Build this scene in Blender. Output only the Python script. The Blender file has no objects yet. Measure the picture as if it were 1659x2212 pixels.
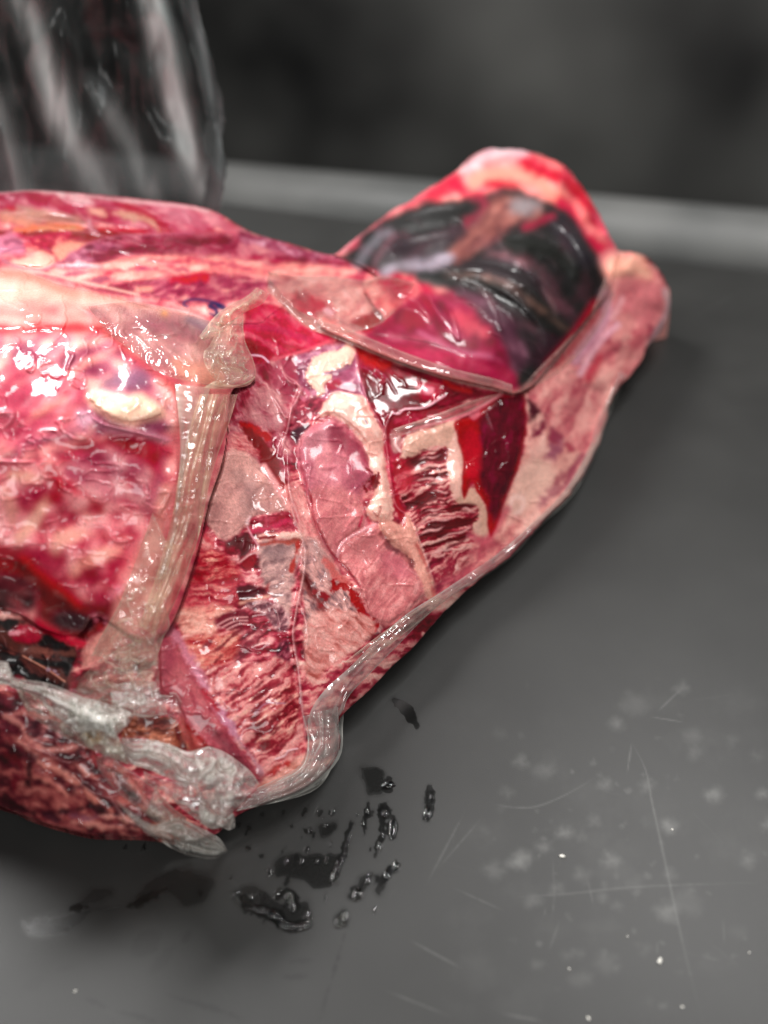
import bpy, bmesh, math, random
import numpy as np
from mathutils import Vector

# ------------------------------------------------------------------ camera, world, lamps
SC = bpy.context.scene
COL = SC.collection
CAMZ, PITCH, HALF = 0.48, math.radians(38), math.radians(28)
KF = math.tan(HALF) / 1106.0
cam_data = bpy.data.cameras.new("camera")
cam = bpy.data.objects.new("camera", cam_data)
COL.objects.link(cam)
cam.location = (0, 0, CAMZ)
cam.rotation_euler = (math.pi / 2 - PITCH, 0, 0)
cam_data.sensor_fit = 'VERTICAL'
cam_data.sensor_height = 24
cam_data.lens = 12 / math.tan(HALF)
cam_data.clip_start = 0.02
cam_data.clip_end = 50
cam_data.dof.use_dof = True
cam_data.dof.focus_distance = 0.6
cam_data.dof.aperture_fstop = 2.0
SC.camera = cam

world = bpy.data.worlds.new("World")
SC.world = world
world.use_nodes = True
bg = world.node_tree.nodes["Background"]
bg.inputs[0].default_value = (0.95, 0.98, 1.0, 1)
bg.inputs[1].default_value = 0.05

def area_lamp(name, loc, target, sx, sy, power, col):
    d = bpy.data.lights.new(name, 'AREA')
    d.shape = 'RECTANGLE'; d.size = sx; d.size_y = sy
    d.energy = power; d.color = col
    o = bpy.data.objects.new(name, d)
    o.location = loc
    o.rotation_euler = (Vector(target) - Vector(loc)).to_track_quat('-Z', 'Y').to_euler()
    COL.objects.link(o)
    return o
area_lamp("ceiling_lamp", (-0.95, 1.55, 1.5), (0, 0.5, 0), 0.9, 0.35, 56, (1, 0.985, 0.97))
area_lamp("ceiling_lamp", (0.8, 1.2, 1.75), (0.15, 0.45, 0), 0.9, 0.35, 26, (1, 0.985, 0.97))
area_lamp("ceiling_lamp", (0.1, -0.75, 1.45), (-0.1, 0.45, 0), 1.5, 0.45, 21, (1, 0.985, 0.97))
SC.view_settings.view_transform = 'Standard'
SC.view_settings.look = 'None'
SC.view_settings.exposure = 0.0
SC.cycles.max_bounces = 8
SC.cycles.transparent_max_bounces = 16

# ------------------------------------------------------------------ helpers
def rays(x, y):
    """direction of the photograph's ray through (x, y) in its 1659 x 2212 view"""
    cx = (np.asarray(x, float) - 829.5) * KF
    cy = (1106.0 - np.asarray(y, float)) * KF
    c, s = math.cos(PITCH), math.sin(PITCH)
    return cx, cy * s + c, cy * c - s

def at(x, y, h):
    """point of the place seen at (x, y) that lies h metres above the counter"""
    dx, dy, dz = rays(x, y)
    t = (CAMZ - np.asarray(h, float)) / (-dz)
    return np.stack([dx * t, dy * t, np.broadcast_to(np.asarray(h, float), t.shape)], -1)

def lin(c):
    c = np.asarray(c, float) / 255.0
    return np.where(c <= 0.04045, c / 12.92, ((c + 0.055) / 1.055) ** 2.4)

def tag(o, label=None, cat=None, group=None, kind=None):
    if label: o["label"] = label
    if cat: o["category"] = cat
    if group: o["group"] = group
    if kind: o["kind"] = kind
    return o

def empty(name, loc):
    o = bpy.data.objects.new(name, None)
    o.empty_display_size = 0.02
    o.location = loc
    COL.objects.link(o)
    return o

def mesh_obj(name, verts, faces, mats, parent=None, cols=None, smooth=True, extra=None):
    """verts in world metres; linked with its own origin at the world origin (or kept under its parent)"""
    me = bpy.data.meshes.new(name)
    verts = np.asarray(verts, np.float64)
    if parent is not None:
        verts = verts - np.array(parent.location)[None, :]
    faces = np.asarray(faces)
    n, k = faces.shape
    me.vertices.add(len(verts)); me.vertices.foreach_set("co", verts.astype(np.float32).ravel())
    me.loops.add(n * k); me.loops.foreach_set("vertex_index", faces.astype(np.int32).ravel())
    me.polygons.add(n)
    me.polygons.foreach_set("loop_start", np.arange(0, n * k, k, dtype=np.int32))
    me.polygons.foreach_set("loop_total", np.full(n, k, dtype=np.int32))
    me.update(calc_edges=True)
    me.validate()
    if smooth: me.polygons.foreach_set("use_smooth", np.ones(len(me.polygons), bool))
    if cols is not None:
        a = me.color_attributes.new("tint", 'FLOAT_COLOR', 'POINT')
        c4 = np.ones((len(verts), 4), np.float32); c4[:, :3] = cols
        a.data.foreach_set("color", c4.ravel())
    for kx, vx in (extra or {}).items():
        a = me.attributes.new(kx, 'FLOAT', 'POINT')
        a.data.foreach_set("value", np.asarray(vx, np.float32))
    me.materials.append(mats)
    o = bpy.data.objects.new(name, me)
    COL.objects.link(o)
    if parent is not None: o.parent = parent
    return o

# ------------------------------------------------------------------ noise on the pattern grid
def _lat(seed, n=256):
    return np.random.default_rng(seed).random((n, n)).astype(np.float32)
_LC = {}
def vnoise(x, y, seed=0):
    if seed not in _LC: _LC[seed] = _lat(seed)
    L = _LC[seed]
    xi = np.floor(x).astype(np.int64); yi = np.floor(y).astype(np.int64)
    fx = (x - xi).astype(np.float32); fy = (y - yi).astype(np.float32)
    fx = fx * fx * fx * (fx * (fx * 6 - 15) + 10); fy = fy * fy * fy * (fy * (fy * 6 - 15) + 10)
    x0 = xi & 255; x1 = (xi + 1) & 255; y0 = yi & 255; y1 = (yi + 1) & 255
    a = L[y0, x0]; b = L[y0, x1]; c = L[y1, x0]; d = L[y1, x1]
    return (a + (b - a) * fx) * (1 - fy) + (c + (d - c) * fx) * fy
def fbm(x, y, seed=0, octv=3, gain=0.5):
    s = 0; a = 1.0; t = 0
    for i in range(octv):
        s = s + a * vnoise(x * 2 ** i + 17.3 * i, y * 2 ** i + 9.1 * i, seed + i)
        t += a; a *= gain
    return s / t
def sstep(a, b, x):
    t = np.clip((x - a) / (b - a + 1e-9), 0, 1)
    return t * t * (3 - 2 * t)
# ------------------------------------------------------------------ pattern grid: tissue colours and relief of the meat
S = 2.0
X0, Y0, X1, Y1 = -240, 280, 1664, 1904
GX = np.arange(X0, X1, S, dtype=np.float32); GY = np.arange(Y0, Y1, S, dtype=np.float32)
W, H = len(GX), len(GY)
XX, YY = np.meshgrid(GX, GY)
CANVAS = np.zeros((H, W, 3), np.float32)
REL = np.zeros((H, W), np.float32)          # relief in millimetres
FOLD = np.zeros((H, W), np.float32)         # creases of the film, millimetres
MILK = np.zeros((H, W), np.float32)         # how cloudy the film is
TILES = {0: (0, 0, 1), 1: (0, 332, .5), 2: (663.6, 276.5, .5), 3: (0, 829.5, .3667), 4: (387, 719, .3667),
         5: (719, 719, .4333), 6: (0, 1327, .5), 7: (0, 387, .25), 8: (359.5, 1023, .25), 9: (165.9, 1382.5, .2667),
         10: (0, 0, .3167), 11: (0, 1659, .5), 12: (829.5, 1438, .5)}
def P(t, pts):
    ox, oy, s = TILES[t]
    p = np.array(pts, float).reshape(-1, 2)
    return np.stack([ox + p[:, 0] * s, oy + p[:, 1] * s], 1)
def smooth_pts(p, n=4, closed=True):
    p = np.asarray(p, float)
    if len(p) < 3: return p
    if closed: q = np.vstack([p[-1], p, p[0], p[1]])
    else: q = np.vstack([2 * p[0] - p[1], p, 2 * p[-1] - p[-2]])
    out = []
    for i in range(1, len(q) - 2):
        for k in range(n):
            t = k / n
            a, b, c, d = q[i - 1], q[i], q[i + 1], q[i + 2]
            out.append(.5 * ((2 * b) + (-a + c) * t + (2 * a - 5 * b + 4 * c - d) * t * t + (-a + 3 * b - 3 * c + d) * t ** 3))
    if not closed: out.append(p[-1])
    return np.array(out)
def box(p, m):
    x0 = max(0, int((p[:, 0].min() - m - X0) / S)); x1 = min(W, int((p[:, 0].max() + m - X0) / S) + 2)
    y0 = max(0, int((p[:, 1].min() - m - Y0) / S)); y1 = min(H, int((p[:, 1].max() + m - Y0) / S) + 2)
    return slice(y0, max(y1, y0)), slice(x0, max(x1, x0))
def sdf_poly(p, X, Y):
    """positive inside"""
    d = np.full(X.shape, 1e9, np.float32); ins = np.zeros(X.shape, bool)
    n = len(p)
    for i in range(n):
        ax, ay = p[i]; bx, by = p[(i + 1) % n]
        ex, ey = bx - ax, by - ay
        L = ex * ex + ey * ey
        if L < 1e-9: continue
        wx = X - ax; wy = Y - ay
        t = np.clip((wx * ex + wy * ey) / L, 0, 1)
        dd = (wx - t * ex) ** 2 + (wy - t * ey) ** 2
        np.minimum(d, dd, out=d)
        c = ((ay > Y) != (by > Y)) & (X < ex * (Y - ay) / (ey if abs(ey) > 1e-9 else 1e-9) + ax)
        ins ^= c
    d = np.sqrt(d)
    return np.where(ins, d, -d)
def line_coords(p, X, Y):
    """distance, signed side, arc length and index parameter of the nearest point"""
    d = np.full(X.shape, 1e9, np.float32); sd = np.zeros(X.shape, np.float32)
    s = np.zeros(X.shape, np.float32); u = np.zeros(X.shape, np.float32)
    acc = 0.0; n = len(p) - 1
    for i in range(n):
        ax, ay = p[i]; bx, by = p[i + 1]
        ex, ey = bx - ax, by - ay
        L = math.hypot(ex, ey)
        if L < 1e-6: continue
        wx = X - ax; wy = Y - ay
        t = np.clip((wx * ex + wy * ey) / (L * L), 0, 1)
        dd = np.hypot(wx - t * ex, wy - t * ey)
        m = dd < d
        d = np.where(m, dd, d)
        sd = np.where(m, (ex * wy - ey * wx) / L, sd)
        s = np.where(m, acc + t * L, s)
        u = np.where(m, (i + t) / n, u)
        acc += L
    return d, sd, s, u
def blend(sl, m, col):
    CANVAS[sl] = CANVAS[sl] * (1 - m[..., None]) + (col if getattr(col, 'ndim', 1) == 3 else np.asarray(col, np.float32)) * m[..., None]
_seed = [100]
def nseed():
    _seed[0] += 7
    return _seed[0]
def ramp(v, stops):
    xs = [a for a, _ in stops]; cs = np.array([lin(c) for _, c in stops])
    return np.stack([np.interp(v, xs, cs[:, k]) for k in range(3)], -1).astype(np.float32)
def pmask(p, X, Y, f, warp, wl, seed):
    d = sdf_poly(p, X, Y)
    if warp: d = d + warp * 2 * (fbm(X / wl, Y / wl, seed, 3) - .5) * 1.6
    return sstep(-f, f, d), d
def poly(t, pts, col, f=4, warp=3, wl=18, a=1.0, dh=0, sm=True, milk=None, rough=0):
    p = P(t, pts); p = smooth_pts(p) if sm else p
    sl = box(p, f + warp + 4)
    if sl[0].stop <= sl[0].start or sl[1].stop <= sl[1].start: return
    X, Y = XX[sl], YY[sl]; sd = nseed()
    m, d = pmask(p, X, Y, f, warp, wl, sd)
    if col is not None:
        c = lin(col)[None, None, :] * (1 + .22 * (fbm(X / 14, Y / 14, sd + 3, 3) - .5))[..., None]
        blend(sl, m * a, c.astype(np.float32))
    if dh: REL[sl] += dh * sstep(-f, max(f * 2, 14), d)
    if milk is not None: MILK[sl] = MILK[sl] * (1 - m) + milk * m
def fib(t, pts, stops, ang=None, guide=None, lx=60, ly=8, f=5, warp=4, wl=22, a=1.0, dh=0, octv=3, sharp=1.0, wav=10, sm=True, seed=None, iso=.34):
    """marbled tissue inside a polygon; grain along ang (degrees, picture sense) or along a guide line"""
    p = P(t, pts); p = smooth_pts(p) if sm else p
    sl = box(p, f + warp + 4)
    if sl[0].stop <= sl[0].start or sl[1].stop <= sl[1].start: return
    X, Y = XX[sl], YY[sl]; sd = seed or nseed()
    m, d = pmask(p, X, Y, f, warp, wl, sd)
    if guide is not None:
        g = smooth_pts(P(t, guide), 4, False)
        _, sdv, s, _ = line_coords(g, X, Y)
        uu, vv = s, sdv
    else:
        r = math.radians(-(ang or 0))
        uu = X * math.cos(r) + Y * math.sin(r); vv = -X * math.sin(r) + Y * math.cos(r)
    wv = (fbm(X / 40, Y / 40, sd + 11, 2) - .5) * wav * 2 + (fbm(X / 13, Y / 13, sd + 15, 2) - .5) * ly * 1.1
    n = (1 - iso) * fbm(uu / lx + wv * .03, (vv + wv) / ly, sd + 21, octv, .55) + iso * fbm(X / (ly * 2.4), Y / (ly * 2.4), sd + 27, 3, .6)
    n = .5 + (n - .5) * 1.95 * sharp
    n = np.clip(n, 0, 1)
    c = ramp(n, stops)
    c *= (1 + .18 * (fbm(uu / 9, vv / 3.2, sd + 31, 2) - .5))[..., None]
    blend(sl, m * a, c)
    if dh: REL[sl] += dh * .35 * m * (n - .4)
def line(t, pts, w, col, f=2, a=1.0, dh=0, taper=.0, warp=0, wl=12, milk=None, asym=0):
    p = smooth_pts(P(t, pts), 4, False)
    sl = box(p, w * 1.2 + f + warp + 6)
    if sl[0].stop <= sl[0].start or sl[1].stop <= sl[1].start: return
    X, Y = XX[sl], YY[sl]; sd = nseed()
    d, sg, s, u = line_coords(p, X, Y)
    ww = w / 2 * (1 - taper * np.abs(2 * u - 1) ** 1.6)
    dd = ww - d
    if warp: dd = dd + warp * 3 * (fbm(X / wl, Y / wl, sd, 2) - .5)
    m = sstep(-f, f, dd) * sstep(0, .4, ww / (w / 2 + 1e-6) * .5)
    if col is not None: blend(sl, m * a, lin(col).astype(np.float32))
    if dh:
        pr = np.clip(1 - d / np.maximum(ww + f, .5), 0, 1)
        REL[sl] += dh * (pr * pr * (3 - 2 * pr)) * (np.sin(math.pi * np.clip(u, 0.02, .98)) ** .4)
    if milk is not None: MILK[sl] = MILK[sl] * (1 - m) + milk * m
def fold(t, pts, w=6, dh=.6, col=(244, 214, 200), a=.35):
    """taut crease of the film: a narrow ridge, with a faint tint for cloudiness or a painted highlight"""
    line(t, pts, w * .45, col, f=1.6, a=a, taper=.9)
    p = smooth_pts(P(t, pts), 4, False); sl = box(p, w + 8)
    if sl[0].stop <= sl[0].start or sl[1].stop <= sl[1].start: return
    d, sg, s, u = line_coords(p, XX[sl], YY[sl])
    pr = np.clip(1 - d / (w * .75), 0, 1) ** 1.4
    FOLD[sl] += dh * pr * np.sin(math.pi * np.clip(u, .02, .98)) ** .5
def crack(t, pts, w=4, dh=-.5, col=(110, 30, 50), a=.7):
    line(t, pts, w, col, f=1.8, a=a, dh=dh, taper=.9)
# ------------------------------------------------------------------ colours
cr, cr2, pc, sal = (238, 208, 184), (222, 188, 168), (226, 172, 158), (242, 172, 152)
mv, lil, rd, dr = (178, 104, 118), (200, 152, 162), (172, 46, 64), (122, 18, 42)
bc, mar, dk, gry = (206, 24, 66), (92, 24, 42), (40, 43, 40), (176, 158, 152)
MEAT = [(0, (112, 22, 44)), (.3, (164, 42, 62)), (.5, (196, 84, 96)), (.7, (226, 160, 148)), (1, cr)]
MEATD = [(0, (84, 18, 36)), (.35, (132, 30, 50)), (.55, (176, 78, 88)), (.8, (214, 150, 140)), (1, cr2)]
PINK = [(0, (170, 50, 74)), (.35, (202, 92, 104)), (.6, (228, 146, 138)), (1, (244, 204, 184))]
FAT = [(0, (196, 130, 124)), (.4, (220, 176, 158)), (1, (238, 212, 190))]

ALL = [(-240, 432), (-100, 420), (0, 415), (60, 411), (130, 414), (250, 424), (330, 433), (400, 441), (450, 452), (484, 467),
       (520, 489), (560, 508), (640, 530), (690, 546), (722, 550), (750, 528), (790, 498), (830, 468), (880, 437), (920, 410),
       (960, 385), (1000, 355), (1030, 332), (1060, 323), (1120, 323), (1170, 335), (1210, 352), (1245, 388),
       (1270, 418), (1292, 455), (1310, 490), (1335, 540), (1370, 548), (1400, 560), (1425, 588), (1443, 625),
       (1448, 656), (1440, 690), (1418, 725), (1400, 752), (1365, 805), (1340, 832), (1318, 868), (1310, 905),
       (1295, 950), (1270, 1008), (1230, 1068), (1180, 1120), (1130, 1170), (1105, 1197), (1060, 1235), (1010, 1272),
       (965, 1318), (930, 1355), (890, 1402), (850, 1437), (800, 1490), (735, 1552), (736, 1600), (728, 1632),
       (700, 1672), (650, 1706), (590, 1730), (530, 1752), (500, 1772), (470, 1800), (430, 1815), (390, 1818), (330, 1808),
       (250, 1806), (190, 1803), (120, 1785), (60, 1765), (0, 1742), (-100, 1700), (-240, 1650)]

# ---- whole mass: base
fib(0, ALL, MEAT, ang=20, lx=50, ly=12, f=60, warp=0)

# ================= slab in the middle
# upper left muscle of the slab
fib(4, [(430,200),(560,160),(700,120),(860,60),(1040,60),(1060,300),(1000,420),(760,480),(690,620),(640,900),(600,920),(540,860),(450,760),(360,700),(290,690),(300,500),(330,340)],
    [(0,(140,18,44)),(.35,(176,60,78)),(.6,(190,112,118)),(1,(222,178,164))], ang=-52, lx=26, ly=10, wav=8)
poly(4, [(560,180),(640,150),(760,200),(700,330),(640,420),(560,340)], (176,70,90), f=12, a=.8)
fib(4, [(470,330),(560,330),(640,450),(600,560),(480,560),(400,470)], [(0,(172,90,100)),(1,(214,170,158))], ang=-50, lx=30, ly=10, f=14)
fib(4, [(300,600),(380,590),(470,620),(560,700),(520,760),(420,720),(300,700)], [(0,(190,60,76)),(1,(226,176,160))], ang=-20, lx=20, ly=7, f=10)
line(4, [(400,560),(470,640),(530,740),(570,830),(610,895)], 34, (150,12,36), f=6, warp=5, taper=.3)
line(4, [(380,540),(440,560),(520,620)], 16, (196,30,44), f=6, warp=5)
line(4, [(590,860),(610,905)], 16, (176,14,32), f=4)
# cream curls above the bone, mauve veil round them
fib(4, [(690,150),(800,110),(930,60),(1040,80),(1060,200),(1090,330),(1110,420),(960,360),(860,400),(800,360),(720,330)],
    [(0,(140,44,74)),(.45,(172,100,120)),(.8,(196,150,158)),(1,(220,180,172))], ang=30, lx=30, ly=12)
poly(4, [(760,205),(800,140),(870,120),(940,100),(990,62),(1035,86),(1035,140),(1000,190),(935,215),(905,255),(870,300),(850,355),(820,370),(800,320),(740,262)], (238,206,176), f=3, warp=5, wl=9, dh=1.0)
poly(4, [(850,300),(900,275),(960,290),(940,330),(880,340)], (176,44,72), f=4, warp=4)
line(4, [(860,240),(930,225),(1000,200)], 7, (160,110,124), f=3)
line(4, [(780,200),(800,240),(830,170)], 4, (255,240,214), f=2)
line(4, [(720,330),(760,350),(750,400),(720,380)], 8, (200,120,134), f=3)
# red hollow left of the bulb
fib(4, [(640,500),(700,420),(800,370),(860,400),(830,480),(760,520),(720,560),(690,650),(650,640)], [(0,(110,20,44)),(.6,(176,70,86)),(1,(206,130,130))], ang=40, lx=16, ly=6)
poly(4, [(660,600),(690,560),(770,540),(740,600),(700,660)], (96,36,56), f=5)
# pale fat left
fib(4, [(230,730),(300,690),(390,715),(480,780),(560,870),(650,980),(640,1040),(540,1070),(460,1090),(400,1140),(300,1210),(230,1220),(150,1140),(120,1060),(170,900)],
    [(0,(186,142,130)),(.4,(206,164,148)),(1,(228,188,168))], ang=-60, lx=40, ly=22, f=6, warp=4, dh=.3)
poly(4, [(380,880),(440,860),(470,960),(440,1060),(390,1110),(360,1000)], (176,150,138), f=16, a=.55)
poly(4, [(310,820),(370,800),(390,860),(340,890)], (184,158,142), f=12, a=.5)
line(4, [(500,790),(560,880),(610,960)], 14, (232,178,166), f=5)
line(4, [(490,900),(450,940),(420,1030)], 8, (170,134,122), f=5, a=.7, dh=-.5)
line(4, [(400,1120),(420,1090)], 8, (236,214,200), f=3)
# strap of tissue running down beside the film crease
fib(4, [(620,900),(690,880),(740,960),(780,1080),(830,1200),(900,1300),(940,1400),(880,1390),(800,1290),(720,1230),(690,1150),(650,1050),(610,980)],
    [(0,(206,120,120)),(.5,(226,168,154)),(1,(238,196,178))], ang=-62, lx=40, ly=8, dh=.4)
# streaked muscle, lower left of slab (tile 8 pixels)
SK = [(0,(116,18,42)),(.34,(168,38,62)),(.56,(202,96,106)),(.76,(224,156,148)),(1,(236,194,180))]
fib(8, [(300,360),(400,480),(520,600),(700,480),(740,380),(1000,330),(1100,400),(1160,540),(1190,700),(1180,900),(1160,1050),(1100,1400),(1130,1660),(1180,2300),(900,2400),(600,2000),(260,1640),(0,1290),(90,1080),(190,820)],
    SK, ang=14, lx=70, ly=9, wav=9, sharp=1.15, dh=.5)
fib(8, [(260,420),(380,560),(480,700),(620,800),(640,900),(500,960),(330,860),(200,760)], [(0,(190,40,64)),(.5,(214,110,110)),(1,(230,176,160))], ang=-38, lx=46, ly=9, f=10)
fib(8, [(230,690),(420,640),(560,760),(640,880),(560,1000),(420,960),(160,980),(180,820)], [(0,(150,20,44)),(.5,(190,44,64)),(.8,(216,120,112)),(1,(232,176,150))], ang=10, lx=60, ly=7, f=10)
fib(8, [(90,1080),(300,950),(600,960),(620,1130),(400,1160),(80,1180)], [(0,(170,30,54)),(.6,(204,90,96)),(1,(226,160,144))], ang=4, lx=50, ly=7, f=8)
fib(8, [(60,1200),(300,1150),(560,1160),(440,1280),(400,1380),(200,1400),(120,1320)], [(0,(206,120,108)),(.5,(228,178,154)),(1,(238,204,178))], ang=12, lx=50, ly=9, f=9)
poly(8, [(520,600),(640,520),(720,510),(730,640),(700,700),(640,730),(600,640)], (116,24,42), f=5, warp=4)
poly(8, [(640,740),(780,690),(770,780),(700,830)], (168,36,56), f=5)
poly(8, [(740,490),(860,440),(1000,340),(1090,400),(1040,440),(900,490),(800,500)], (172,34,60), f=6, warp=5)
line(8, [(730,500),(880,470),(1000,420),(1080,410)], 10, (206,70,96), f=4, warp=4)
line(8, [(800,570),(960,540),(1100,530),(1160,540)], 15, (240,206,182), f=4, warp=3, dh=.9)
line(8, [(790,560),(870,550),(930,540)], 8, (160,24,40), f=3, warp=2)
line(8, [(640,760),(720,700),(790,680)], 4, (220,176,166), f=2)
line(8, [(700,460),(740,540),(800,640),(790,720)], 4, (214,160,160), f=2)
# grey tan tissue below the cream bar
fib(8, [(800,620),(960,590),(1140,590),(1170,700),(1100,900),(1080,1100),(1060,1300),(980,1180),(900,1060),(840,960),(820,800)],
    [(0,(150,120,112)),(.4,(188,158,146)),(.7,(214,184,166)),(1,(226,196,178))], ang=25, lx=24, ly=7, wav=10, f=7, dh=.5)
poly(8, [(830,640),(950,620),(1080,630),(1060,700),(960,760),(870,720)], (158,134,126), f=12, a=.8)
line(8, [(820,620),(960,590),(1140,590)], 10, (190,104,90), f=4, warp=3)
line(8, [(1140,600),(1110,720),(1080,840)], 7, (196,84,76), f=3, warp=3)
poly(8, [(620,970),(740,970),(860,1010),(760,1070),(660,1090),(620,1040)], (112,30,46), f=5, warp=4)
poly(8, [(860,960),(900,940),(880,1020),(850,1000)], (176,40,56), f=5)
poly(8, [(420,1290),(520,1200),(680,1190),(720,1260),(640,1350),(520,1350)], (142,40,58), f=6, warp=5)
for q in range(3): line(8, [(440+40*q,1310+20*q),(560+30*q,1250+26*q),(700,1240+30*q)], 3.5, (214,166,156), f=2)
line(8, [(640,1120),(760,1090),(880,1060)], 7, (222,176,150), f=4)
fib(8, [(700,1120),(900,1100),(1040,1180),(1040,1350),(940,1330),(850,1220),(740,1200)], [(0,(110,50,62)),(.4,(160,110,112)),(.7,(206,168,158)),(1,(232,206,192))], ang=40, lx=14, ly=6, wav=8)
fib(8, [(640,1480),(700,1340),(860,1290),(880,1340),(760,1480),(660,1600),(560,1680)], [(0,(104,22,44)),(.5,(150,44,62)),(.8,(196,110,112)),(1,(226,178,164))], ang=46, lx=40, ly=7, f=6)
fib(8, [(200,1400),(420,1380),(620,1380),(600,1560),(420,1700),(240,1700),(120,1500)], [(0,(186,60,66)),(.45,(214,126,112)),(1,(232,190,162))], ang=18, lx=44, ly=6, f=10)
fib(8, [(940,1560),(1000,1450),(1060,1450),(1070,1620),(960,1680)], [(0,(84,24,46)),(.6,(140,44,66)),(1,(196,120,126))], ang=50, lx=14, ly=5)
# more of that muscle (tile 6 pixels) down to the foot of the slab
fib(6, [(880,250),(1000,220),(1130,200),(1240,200),(1290,330),(1310,480),(1320,640),(1200,700),(1120,720),(1060,600),(960,440)],
    [(0,(146,30,50)),(.34,(188,78,86)),(.55,(218,150,140)),(1,(234,190,172))], ang=35, lx=50, ly=8, wav=8, dh=.5)
fib(6, [(1080,430),(1130,380),(1200,330),(1270,300),(1290,420),(1270,520),(1180,580),(1120,600),(1100,520)], [(0,(128,20,42)),(.45,(166,42,60)),(.62,(204,112,108)),(1,(232,190,166))], ang=38, lx=44, ly=7, wav=6, sharp=1.2, f=4)
for (x, y, w, l) in [(1110,400,11,70),(1150,330,9,60),(1095,480,12,60),(1150,560,15,50),(1200,430,9,70),(1185,500,12,60),(1225,560,8,40),(1240,370,9,60),(1120,300,8,50),(1180,250,10,60),(1000,330,6,70),(930,200,6,80),(960,130,7,90),(900,120,6,70),(1020,80,8,80)]:
    line(6, [(x-l/2,y+l*.42),(x,y+4),(x+l/2,y-l*.4)], w, (146,30,50), f=2.5, taper=.8, warp=3, a=.85)
for (x, y, l) in [(1130,450,60),(1210,470,50),(1165,520,60),(1190,380,60),(1100,350,60),(1230,600,40),(1060,420,50),(1010,450,50),(980,260,60)]:
    line(6, [(x-l/2,y+l*.42),(x,y+4),(x+l/2,y-l*.4)], 4, (232,196,170), f=2, taper=.8, warp=2, dh=.3)
fib(6, [(1120,720),(1200,680),(1320,600),(1330,640),(1240,720),(1130,750)], [(0,(176,110,90)),(.5,(210,160,140)),(1,(222,184,164))], ang=18, lx=50, ly=8)
line(6, [(1170,690),(1200,660),(1240,640)], 9, (190,50,50), f=4, warp=4, a=.8)
line(6, [(1190,625),(1230,610),(1245,590),(1285,580)], 3, (240,214,206), f=1.5, dh=.8)
line(6, [(1100,430),(1150,385),(1230,385)], 3, (176,130,140), f=1.5, dh=.7)
# first rib bone: long mauve band
BONE1 = [(690,70),(740,100),(790,180),(850,270),(900,370),(960,460),(1020,560),(1090,650),(1130,720),(1090,720),(980,640),(900,590),(830,580),(790,470),(760,380),(690,330),(680,200)]
poly(6, BONE1, (186,98,104), f=5, warp=4, dh=1.4)
fib(6, BONE1, [(0,(164,70,80)),(.5,(188,102,106)),(1,(206,130,126))], ang=-58, lx=60, ly=16, f=8, a=.7)
poly(6, [(690,80),(740,110),(760,180),(730,260),(690,240)], (170,84,96), f=12, a=.6)
line(6, [(730,62),(790,140),(850,240),(890,320)], 20, (204,140,146), f=7, warp=4)
line(6, [(840,230),(890,320)], 9, (216,164,170), f=4)
line(6, [(930,390),(980,460),(1020,520)], 16, (196,146,156), f=6, warp=4)
line(6, [(880,330),(940,410)], 12, (190,70,80), f=5)
line(6, [(1030,540),(1090,620),(1130,690)], 10, (196,150,150), f=6, warp=4)
line(6, [(860,450),(920,500),(990,580),(1060,660)], 22, (134,58,70), f=9, warp=5, a=.6)
line(6, [(1000,640),(1080,690),(1130,700)], 12, (128,40,50), f=7, a=.6)
# bone in the middle
BULB = [(700,650),(735,590),(820,540),(900,505),(1000,555),(1080,650),(1130,760),(1155,850),(1110,900),(1080,1000),(1105,1120),(1040,1180),(960,1240),(925,1330),(880,1290),(820,1180),(780,1080),(760,980),(725,860),(700,760)]
poly(4, BULB, (212,142,142), f=4, warp=3, dh=2.6)
fib(4, BULB, [(0,(176,96,108)),(.45,(206,132,134)),(1,(230,174,164))], ang=58, lx=30, ly=9, f=6, a=.5)
poly(4, [(720,640),(760,590),(840,545),(900,520),(960,560),(880,640),(800,660),(740,720)], (206,150,150), f=9, a=.75, warp=5)
poly(4, [(900,540),(1000,570),(1080,660),(1130,770),(1060,760),(960,700),(880,640)], (160,44,72), f=9, a=.75, warp=6)
poly(4, [(980,760),(1080,760),(1140,850),(1090,900),(1060,960),(980,900)], (166,70,92), f=12, a=.6)
fib(4, [(770,960),(900,900),(1040,960),(1080,1040),(1100,1120),(1040,1180),(960,1240),(900,1290),(820,1180)], [(0,(196,118,116)),(1,(222,158,146))], ang=58, lx=34, ly=4, f=12, a=.8)
poly(4, [(700,700),(740,680),(800,760),(780,860),(730,860)], (192,118,126), f=8, a=.7)
# lower half of the bone
LOW = [(955,1245),(1040,1185),(1150,1130),(1200,1205),(1290,1265),(1350,1330),(1420,1440),(1470,1530),(1410,1590),(1330,1659),(1240,1720),(1150,1700),(1090,1600),(1050,1490),(980,1400),(930,1330)]
poly(4, LOW, (218,150,142), f=4, warp=3, dh=2.0)
fib(4, LOW, [(0,(186,106,106)),(.5,(214,142,134)),(1,(234,180,166))], ang=57, lx=36, ly=4.5, f=6, a=.8)
poly(4, [(1000,1240),(1120,1180),(1180,1250),(1150,1330),(1040,1330)], (190,124,118), f=16, a=.6)
poly(4, [(1180,1290),(1300,1310),(1380,1420),(1300,1460),(1200,1400)], (204,120,126), f=16, a=.6)
line(4, [(930,1320),(960,1240),(1040,1185),(1160,1125)], 6, (228,176,170), f=2, dh=.8)
line(4, [(925,1330),(1000,1410),(1060,1490)], 5, (190,80,90), f=3)
line(4, [(775,960),(790,1070),(830,1180),(880,1270),(930,1340)], 5, (188,84,92), f=2.5, dh=-.4)
line(4, [(700,760),(735,850),(760,950)], 5, (206,120,130), f=2)
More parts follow.
